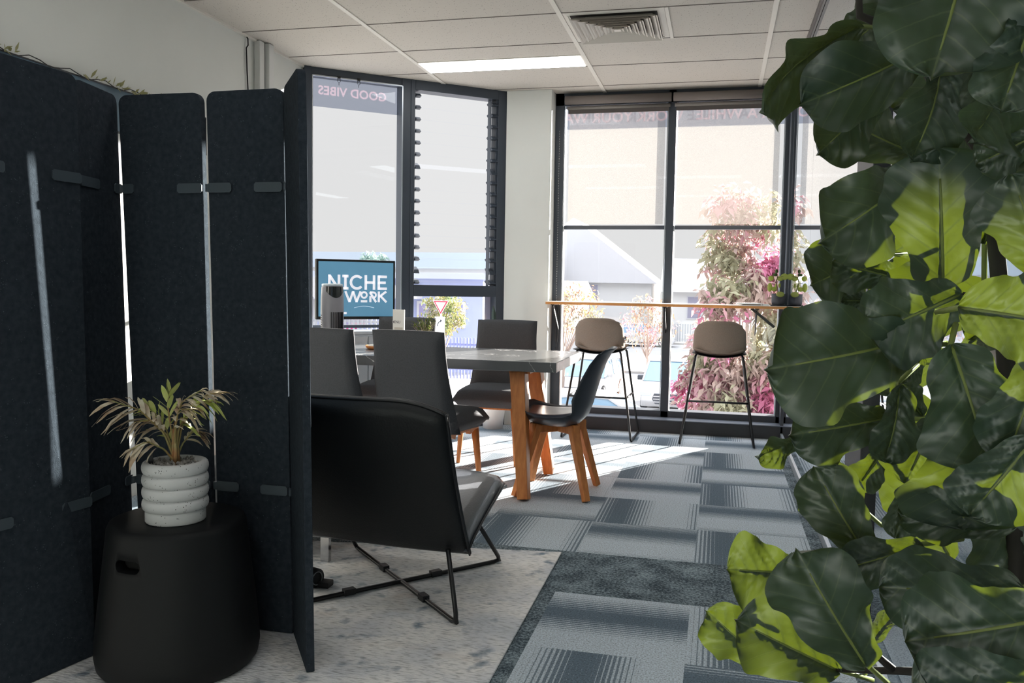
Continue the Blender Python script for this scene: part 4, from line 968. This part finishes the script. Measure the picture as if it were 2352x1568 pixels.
def fig_leaf(row, idx):
    B = Vector(row[0:3]); T = Vector(row[3:6]); S = Vector(row[6:9]).normalized(); W_, bd = row[9], row[10]
    d = T-B; L = d.length; dn = d.normalized(); Nn = dn.cross(S).normalized()
    ph = rl_.uniform(0, 6); fr1 = rl_.uniform(9, 13); ph2 = rl_.uniform(0, 6); nv = 14; vs = []; uvs = []
    nu = 34
    for i in range(nu+1):
        u = i/nu
        for q in range(len(UP)-1):
            if UP[q] <= u <= UP[q+1]: wv = WP[q]+(WP[q+1]-WP[q])*(u-UP[q])/(UP[q+1]-UP[q]); break
        for j in range(nv+1):
            a = 2*j/nv-1; sgn = 1 if a > 0 else -1
            edge = 1+(.055*sin(fr1*1.25*u+ph+sgn)+.03*sin(fr1*2.6*u+ph2*sgn))*abs(a)**3
            hw = W_/2*wv*edge
            z = L*bd*sin(pi*u) + W_*.10*abs(a)**1.5 - W_*.02
            z += W_*.085*abs(a)**2.2*sin(fr1*1.3*u+ph2+1.7*sgn)*min(1,u*4)
            kk = (u-.375*abs(a))*6.5; z += .0050*(abs(sin(pi*kk)))*(1-abs(a)**4)*min(1, abs(a)*4)
            z -= .003*max(0, 1-abs(a)*7)
            p = B + d*(u + .035*(1-a*a)*u*0) + S*(a*hw) + Nn*z - FO
            vs.append(p); uvs.append((u, (a*wv+1)/2))
    m = MB(); q = lambda i, j: i*(nv+1)+j
    m.add(vs, [(q(i,j), q(i+1,j), q(i+1,j+1), q(i,j+1)) for i in range(nu) for j in range(nv)])
    ob = m.build('leaf', leaf_m, fig, smooth=True)
    uvl = ob.data.uv_layers.new(name='UVMap')
    for lp in ob.data.loops: uvl.data[lp.index].uv = uvs[lp.vertex_index]
    # midrib running on into the leaf stalk
    rb_ = MB(); pts = [B - dn*.03 + Vector((.02,.03,-.01)) - FO]
    for i in range(9):
        u = i/10; pts.append(B+d*u+Nn*(L*bd*sin(pi*u)-W_*.02-.003)-FO)
    rb_.tube(pts, .0030, 6, r2=.0012); rb_.build('midrib', mat('leaf_rib', (112,122,62), .5), ob, smooth=True)
for i, row in enumerate(LEAVES): fig_leaf(row, i)
bark = mat('fig_bark', (44,38,32), .8, noise=.4, nscale=30)
def branch(pts, r, r2):
    m = MB(); m.tube([Vector(p)-FO for p in pts], r, 10, r2=r2); m.build('branch', bark, fig, smooth=True)
branch([(0.313, 0.95, 0.833), (0.268, 1.0, 0.738), (0.205, 1.02, 0.724), (0.148, 1.04, 0.709)], 0.007, 0.003)
branch([(0.205, 1.02, 0.726), (0.171, 1.0, 0.759)], 0.005, 0.003)
branch([(0.24, 0.8, 0.25), (0.327, 1.0, 0.67), (0.313, 1.0, 0.957), (0.291, 1.0, 1.143), (0.276, 1.02, 1.297), (0.246, 1.05, 1.359), (0.223, 1.1, 1.42), (0.196, 1.12, 1.467), (0.151, 1.1, 1.481), (0.148, 1.1, 1.519)], 0.011, 0.004)
branch([(0.291, 1.0, 1.143), (0.247, 0.98, 1.153)], 0.005, 0.003)
branch([(0.276, 1.02, 1.297), (0.314, 0.95, 1.311)], 0.006, 0.004)
m = MB(); m.lathe([(0,.0),(.13,.0),(.15,.02),(.17,.30),(.16,.31),(.15,.28),(0,.27)], c=(-.18,-.22,0), n=40); m.build('pot', mat('fig_pot', (60,62,66), .6), fig, smooth=True)

# ---------------------------------------------------------------- outside: street, cars, houses, trees (street level 3.2 m below the floor)
G = -3.2
asphalt = mat('street_asphalt', (158,157,158), .9, noise=.12, nscale=1.2)
tag(MB().box(-90, 60, 7.6, 140, G-.2, G).build('ground', asphalt), kind='structure')
tag(MB().box(-60, 40, 43, 47.5, G, G+.12).build('footpath', mat('path_concrete', (165,162,158), .9, noise=.06, nscale=2)), kind='structure')
tag(MB().box(-60, 40, 66.3, 69.5, G, G+.12).build('footpath', MATS['path_concrete']), kind='structure')
car_white = mat('car_white', (200,200,202), .3, coat=.3); car_glass = mat('car_glass', (128,160,184), .08, spec=.8); tyre = mat('tyre', (52,52,56), .8); alloy = mat('alloy', (190,190,194), .35, metal=.6); trimd = mat('car_trim_dark', (72,76,84), .5)
def car(name, x, y, rz, label, s=1.0, cat='car', suv=True, paint=None):
    r = empty(name, (x, y, G), rz, label, cat); pm = paint or car_white
    Lh = 2.25*s; Wd = .90*s; H = (1.66 if suv else 1.44)*s; bl = (.98 if suv else .88)*s
    body = [(-Lh,.42*s),(-Lh+.02,.80*s),(-Lh+.10,bl-.03),(-1.9*s,bl+.03),(.85*s,bl+.02),(1.55*s,bl-.04),(2.0*s,bl-.16),(Lh,bl-.34),(Lh+.03,.45*s),(Lh-.12,.26*s),(1.95*s,.24*s)]
    def arch(cx): return [(cx+.40*s*cos(radians(a)), .33*s+.40*s*sin(radians(a))) for a in range(0, 181, 20)]
    body += arch(1.38*s)+arch(-1.38*s)+[(-1.95*s,.26*s)]
    b = MB(); b.prism(body, -Wd, Wd, lambda a, q, h: (a, h*(1-.06*(abs(a)/Lh)**4), q)); b.build('body', pm, r, bevel=.05, seg=3, smooth=True)
    gh = [(-2.02*s,bl),(-1.72*s,H-.14*s),(-1.35*s,H-.02*s),(-.3*s,H),(.35*s,H-.05*s),(1.18*s,bl)]
    b = MB(); 
    vs = []
    for sd in (-1, 1):
        for a, q in gh: t = (q-bl)/(H-bl); vs.append((a, sd*(Wd-.03-.16*s*t), q))
    n = len(gh); b.add(vs, [tuple(range(n)), tuple(range(n, 2*n))[::-1]]+[(i, (i+1)%n, n+(i+1)%n, n+i) for i in range(n)]); b.build('windows', car_glass, r, bevel=.02)
    b = MB(); rf = [(-1.78*s,H-.13*s),(-1.35*s,H),(-.3*s,H+.025*s),(.38*s,H-.03*s),(.42*s,H-.07*s),(-.3*s,H-.025*s),(-1.33*s,H-.05*s)]
    b.prism(rf, -Wd+.17*s, Wd-.17*s, lambda a, q, h: (a, h, q)); b.build('roof', pm, r, bevel=.02)
    b = MB()
    for sd in (-1, 1):
        o_ = lambda a, q: (a, sd*(Wd-.02-.16*s*((q-bl)/(H-bl))), q)
        b.beam(o_(-2.0*s, bl+.02), o_(-1.70*s, H-.12*s), .12*s, .05); b.beam(o_(1.16*s, bl+.02), o_(.36*s, H-.06*s), .06*s, .05); b.beam(o_(-.35*s, bl), o_(-.38*s, H-.03*s), .07*s, .03); b.beam(o_(-1.7*s, H-.10*s), o_(-.3*s, H-.01*s), .05, .06); b.beam(o_(-.3*s, H-.01*s), o_(.38*s, H-.05*s), .05, .06)
    b.build('pillars', pm, r)
    for cx in (1.38, -1.38):
        for sd in (-1, 1):
            b = MB(); b.tube([(cx*s, sd*(Wd-.20), .33*s), (cx*s, sd*(Wd-.0), .33*s)], .33*s, 24); w_ = b.build('wheel', tyre, r)
            b = MB()
            for k in range(5): a = 2*pi*k/5; b.beam((cx*s, sd*(Wd+.004), .33*s), (cx*s+.22*s*cos(a), sd*(Wd+.004), .33*s+.22*s*sin(a)), .07*s, .02, .11*s, .02, up=(0,1,0))
            b.tube([(cx*s+.215*s*cos(2*pi*k/20), sd*(Wd+.004), .33*s+.215*s*sin(2*pi*k/20)) for k in range(20)], .018, 5, closed=True); b.build('rim', alloy, w_)
    for sd in (-1, 1):
        b = MB(); b.box(.78*s, .92*s, sd*(Wd-.02) if sd > 0 else sd*(Wd+.20), sd*(Wd+.20) if sd > 0 else sd*(Wd-.02), bl, bl+.16*s); b.build('mirror', trimd if sd < 0 else pm, r, bevel=.03)
        b = MB(); b.box(Lh-.16*s, Lh+.012, sd*.52*s if sd > 0 else sd*.86*s, sd*.86*s if sd > 0 else sd*.52*s, bl-.36*s, bl-.24*s); b.build('headlight', mat('lamp_glass', (196,214,228), .15), r, bevel=.02)
    b = MB(); b.prism([(-.48*s,.52*s),(-.38*s,.36*s),(.38*s,.36*s),(.48*s,.52*s),(.42*s,.70*s),(-.42*s,.70*s)], Lh-.05, Lh+.04, lambda a, q, h: (h, a, q)); g_ = b.build('grille', trimd, r, bevel=.01)
    b = MB(); 
    for k in range(3): b.box(Lh+.04, Lh+.05, -.44*s, .44*s, (.42+.09*k)*s, (.445+.09*k)*s)
    b.build('grille_bar', alloy, g_)
    MB().box(-1.0*s, 1.0*s, -Wd-.005, Wd+.005, .24*s, .36*s).build('sill_trim', trimd, r)
    return r
car('parked_suv', -5.4, 63.5, radians(4), 'white four-wheel drive parked side on across the road', cat='car', s=1.02)
car('facing_car', -1.62, 31.6, radians(-90), 'white car facing the building, right of the window mullion, with a dark grille', s=1.06)
car('left_car', -4.75, 32.6, radians(-97), 'pale car facing the building with a blue windscreen, left of the other facing car', s=.98)
car('near_car', -3.15, 23.2, radians(2), 'nearest pale car below the sill, only its roof and side windows in view', s=1.0, suv=False)

def house(name, x0, x1, y0, y1, zh, ridge, label, wall, roofc, wins=(), axis='x', group=None):
    r = empty(name, ((x0+x1)/2, y0, G), 0, label, 'house', group); cx = (x0+x1)/2; hw = (x1-x0)/2; D = y1-y0
    MB().box(-hw, hw, 0, D, 0, zh-G).build('wall', wall, r)
    b = MB(); e_ = .5
    if axis == 'gable': b.prism([(-hw-e_, zh-G), (hw+e_, zh-G), (0, ridge-G)], -e_, D+e_, lambda a, q, h: (a, h, q))
    else: b.prism([(-e_, zh-G), (D+e_, zh-G), (D/2, ridge-G)], -hw-e_, hw+e_, lambda a, q, h: (h, a, q))
    b.build('roof', roofc, r)
    for wx0, wx1, wz0, wz1 in wins:
        f_ = MB().box(wx0-cx-.1, wx1-cx+.1, -.06, .0, wz0-G-.1, wz1-G+.1).build('window', mat('win_white', (200,200,204), .5), r)
        MB().box(wx0-cx, wx1-cx, -.075, -.06, wz0-G, wz1-G).build('pane', mat('far_pane', (142,140,160), .2), f_)
    return r
wh = mat('house_white', (212,211,210), .8); wr = mat('roof_pale', (206,205,208), .8); lil = mat('house_lilac', (172,180,212), .8); blu = mat('fence_blue', (140,147,194), .7); rg2 = mat('roof_grey', (190,196,208), .8)
house('gabled_house', -20.5, -6.0, 78, 90, 1.5, 7.4, 'white gabled house far beyond the street, above the bar counter', wh, wr, [(-12.8,-10.9,-.4,1.3),(-15.4,-14.2,-.4,1.0)], 'gable')
house('low_house', -4.5, 6.5, 74, 84, .8, 3.8, 'low white house behind the pink tree', wh, wr, [(-2.6,-1.5,-1.4,.4)])
house('side_house', -15.5, -9.0, 52, 60, .1, 1.5, 'white building with a sloping roof left of the parked white car', wh, mat('eave_blue', (176,186,202), .7), [(-14.2,-12.6,-1.3,-.4),(-12.2,-11.2,-1.3,-.2)])
# white apartments seen through the louvres
ab = empty('apartment_block', (-23.5, 66.5, G), 0, 'long white two-storey building with narrow windows seen through the louvres', 'building')
MB().box(-14, 9.2, 0, 10, 0, 5.6).build('wall', wh, ab); MB().box(-14, 9.6, -.3, 10, 5.6, 6.9).build('parapet', mat('parapet_blue', (188,200,212), .8), ab)
MB().box(-14, 9.3, -.9, 0, 2.9, 3.05).build('balcony_slab', mat('slab_grey', (206,206,212), .8), ab)
for x in (-2.9, -1.9, 5.0, 6.0):
    for z in (1.0, 3.6): f_ = MB().box(x, x+.42, -.06, 0, z, z+1.6).build('window', mat('slot_grey', (150,150,156), .4), ab); MB().box(x+.05, x+.37, -.07, -.06, z+.08, z+1.52).build('pane', MATS['far_pane'], f_)
# lilac clinic with fence and boards
ho = empty('lilac_house', (-15.4, 40, G), 0, 'lilac rendered house with white framed windows behind the road signs', 'house')
MB().box(-4.6, 4.2, 0, 7, 0, 4.6).build('wall', lil, ho); MB().box(-4.9, 1.1, -.9, 0, 3.6, 4.25).build('verandah_fascia', wh, ho)
MB().box(-5.0, 4.5, -.3, 7.3, 4.6, 4.9).build('roof', rg2, ho)
for a, b_2, z0, z1, pc_ in ((-2.55, -1.95, 2.25, 3.45, (214,190,196)), (.95, 1.55, 2.35, 3.35, (160,152,186)), (1.7, 3.2, 2.35, 3.35, (150,150,184))):
    f_ = MB().box(a-.14, b_2+.14, -.06, 0, z0-.14, z1+.14).build('window', wh, ho); MB().box(a, b_2, -.08, -.06, z0, z1).build('pane', mat('lilac_pane_%d' % int(a*10+30), pc_, .3), f_)
MB().box(-3.5, -2.4, -.35, 0, 2.02, 2.16).build('flower_box', mat('pink_box', (226,40,120), .6), ho)
for x in (-4.6, -3.8): MB().box(x, x+.16, -.9, -.75, 0, 3.6).build('verandah_post', wh, ho)
fc = empty('picket_fence', (-14.9, 36.6, G), 0, 'blue-grey picket fence in front of the lilac house', 'fence')
pk = MB()
for k in range(64): pk.box(-4.9+.155*k, -4.9+.155*k+.06, 0, .03, .1, 1.95)
pk.box(-4.9, 5.0, .03, .07, .5, .6); pk.box(-4.9, 5.0, .03, .07, 1.6, 1.7); pk.build('pickets', blu, fc)
for k in range(5): MB().box(-4.9+2.45*k, -4.78+2.45*k, .03, .15, 0, 2.1).build('post', blu, fc)
wfz = empty('white_railing', (-15.135, 34, -1.971), 0, 'white railing fence outside the left window under the screen', 'fence')
pk = MB()
for k in range(50): pk.box(-7+.2*k, -7+.2*k+.09, 0, .03, .1, 1.6)
pk.box(-7, 3, .03, .07, .3, .4); pk.box(-7, 3, .03, .07, 1.4, 1.5); pk.build('pickets', mat('railing_white', (168,170,176), .6), wfz)
def at(p, z=None): return p
# hoarding sign
sb = empty('clinic_sign', (-11.448, 35.8, -0.472), 0, 'purple board sign with a crescent and white letters on the blue fence', 'sign')
MB().box(-.30, .31, 0, .04, -.20, .21).build('board', mat('sign_purple', (110,106,158), .6), sb)
MB().box(-.33, -.30, -.01, .05, -1.2, .24).build('sign_post', blu, sb)
lt = text_mesh('COSMOS', .115, lambda x, y, z: (.08+x, -.012-z, .035+y), .002, .003); lt2 = text_mesh('DENTAL', .115, lambda x, y, z: (.10+x, -.012-z, -.085+y), .002, .003); lt.add(lt2.v, lt2.f); lt.build('lettering', whitep, sb)
m = MB()
ps = [(-.24+.09*cos(radians(a)), .02+.11*sin(radians(a))) for a in range(-80, 81, 16)]; qs = [(-.27+.10*cos(radians(a)), .02+.095*sin(radians(a))) for a in range(-80, 81, 16)]
m.add([(x, -.006, z) for x, z in ps+qs], [(k, k+1, len(ps)+k+1, len(ps)+k) for k in range(len(ps)-1)]); m.build('crescent', whitep, sb)
# give way sign and arrow board
yg = empty('give_way_sign', (-9.354, 28, G), 0, 'triangular red and white give way sign on a street pole', 'road sign')
H_ = 3.554
m = MB(); m.prism([(-.255,.205),(.255,.205),(0,-.235)], 0, .012, lambda a, b, h: (a, h, H_+b)); tr2 = m.build('red_border', mat('sign_red', (206,60,90), .5), yg)
m = MB(); m.prism([(-.195,.17),(.195,.17),(0,-.165)], -.006, 0, lambda a, b, h: (a, h, H_+b)); m.build('white_face', whitep, tr2)
m = MB(); m.prism([(-.30,.232),(.30,.232),(0,-.285)], .013, .018, lambda a, b, h: (a, h, H_+b)); m.build('white_edge', whitep, tr2)
m = MB(); m.tube([(0,.06,0),(0,.06,H_+.25)], .03, 10); m.build('pole', mat('pole_grey', (190,192,196), .4), yg)
ba = MB().box(-.20, .16, -.02, 0, H_-.95, H_-.33).build('arrow_board', whitep, yg)
m = MB(); m.tube([(-.10,-.024,H_-.66),(-.09,-.024,H_-.58),(-.05,-.024,H_-.52),(.0,-.024,H_-.49)], .012, 6); m.prism([(0,H_-.53),(.06,H_-.46),(.0,H_-.43)], -.03, -.02, lambda a, b, h: (a, h, b)); m.build('arrow', mat('arrow_grey', (70,76,84), .5), ba)

def tree(name, x, y, z0, zc, rx, ry, rz_, n, label, mats, size, seed, trunk_r=.07, cat='tree', group=None):
    r = empty(name, (x, y, z0), 0, label, cat, group); rr_ = random.Random(seed)
    tm = mat('bark_pale', (168,150,140), .8); m = MB(); H = zc-z0
    m.tube([(0,0,0),(.05,0,H*.4),(0,.05,H*.7),(.05,0,H+rz_*.4)], trunk_r, 8, r2=trunk_r*.35); m.build('trunk', tm, r, smooth=True)
    blobs = []
    nb = 44
    for k in range(nb):
        while True:
            p = Vector((rr_.uniform(-1,1), rr_.uniform(-1,1), rr_.uniform(-1,1)))
            if p.length < 1: break
        blobs.append((Vector((p.x*rx*.8, p.y*ry*.8, H+p.z*rz_*.85)), rr_.uniform(.22,.40)*min(rx, rz_)))
    br = MB()
    for c_, s_ in blobs[:14]: br.tube([(0,0,H*.45), c_*.5+Vector((0,0,H*.3)), c_], trunk_r*.35, 5, r2=.006)
    br.build('branches', tm, r)
    parts = [MB() for _ in mats]
    for k in range(n):
        c_, s_ = blobs[rr_.randrange(nb)]; d = Vector((rr_.gauss(0,1), rr_.gauss(0,1), rr_.gauss(0,1))).normalized()*s_*rr_.random()**.4
        p = c_+d; t = Vector((rr_.uniform(-1,1), rr_.uniform(-1,1), rr_.uniform(-1.2,.3))).normalized(); q = t.cross(Vector((rr_.uniform(-1,1), rr_.uniform(-1,1), 1))).normalized(); L = size*rr_.uniform(.6,1.2)
        dn_ = Vector((0,0,-.25*L))
        gi = int(min(len(mats)-1, max(0, (noise_pick(p*1.7+Vector((seed,0,0))))*len(mats))))
        parts[gi].add([p, p+t*L*.5+q*L*.22, p+t*L+dn_, p+t*L*.5-q*L*.22], [(0,1,2,3)])
    for mm, mt_ in zip(parts, mats):
        if mm.v: mm.build('foliage', mt_, r)
    return r
from mathutils import noise as _n
def noise_pick(p): return .5+.95*_n.noise(p)
pinks = [mat('leaf_pinkgrey', (178,158,150), .7, trans=.35), mat('leaf_olive', (166,164,138), .7, trans=.35), mat('leaf_pink', (190,148,156), .7, trans=.35), mat('leaf_rose', (192,116,148), .7, trans=.35)]  # leaf colours paled, with the outdoor haze put into them
tree('blossom_tree', .42, 14.2, G, .28, 1.22, 1.0, 2.9, 15000, 'leafy pink and olive tree close outside the right front window', [pinks[1], pinks[1], pinks[0], pinks[0], pinks[2], pinks[0], pinks[3]], .17, 12, .06)
autumn = [mat('leaf_cream', (160,152,132), .7, trans=.35), mat('leaf_orange', (166,132,110), .7, trans=.35), mat('leaf_yellow', (150,148,92), .7, trans=.35)]
tree('street_tree', -5.4, 30.0, G, .35, 1.5, 1.0, 1.15, 1300, 'thin autumn street tree outside the left pane beside the pillar', autumn, .15, 5, .07)
tree('street_tree', -2.9, 36.0, G, -.2, 1.3, 1.0, 1.3, 1300, 'thin reddish street tree left of the window mullion', [autumn[0], autumn[1], pinks[2]], .15, 6, .06)
tree('clinic_tree', -11.05, 33.5, G, .0, 1.25, 1.0, .95, 2200, 'yellow-green street tree in front of the lilac house', [autumn[0], autumn[2], mat('leaf_green', (122,138,96), .7, trans=.4)], .16, 8, .06)
tree('distant_tree', (-25.252, 60, 3.187)[0], 60, G, (-25.252, 60, 3.187)[2]-.5, 1.4, 1.2, 1.0, 900, 'distant grey-green tree top above the screen', [mat('leaf_bluegreen', (160,182,176), .7, trans=.3)], .4, 9, .12)
tree('garden_shrub', 1.9, 60, G, G+.8, 1.4, 1, .6, 900, 'pale green garden shrub across the road beside the parked car', [MATS['leaf_green'] if 'leaf_green' in MATS else autumn[2]], .2, 10, .04, 'shrub')
nf = empty('garden_fence', (1.0, 68.5, G), 0, 'white paling fence behind the parked white car', 'fence'); pk = MB()
for k in range(90): pk.box(-9+.2*k, -9+.2*k+.12, 0, .03, .1, 1.5)
pk.build('pickets', MATS['railing_white'], nf)
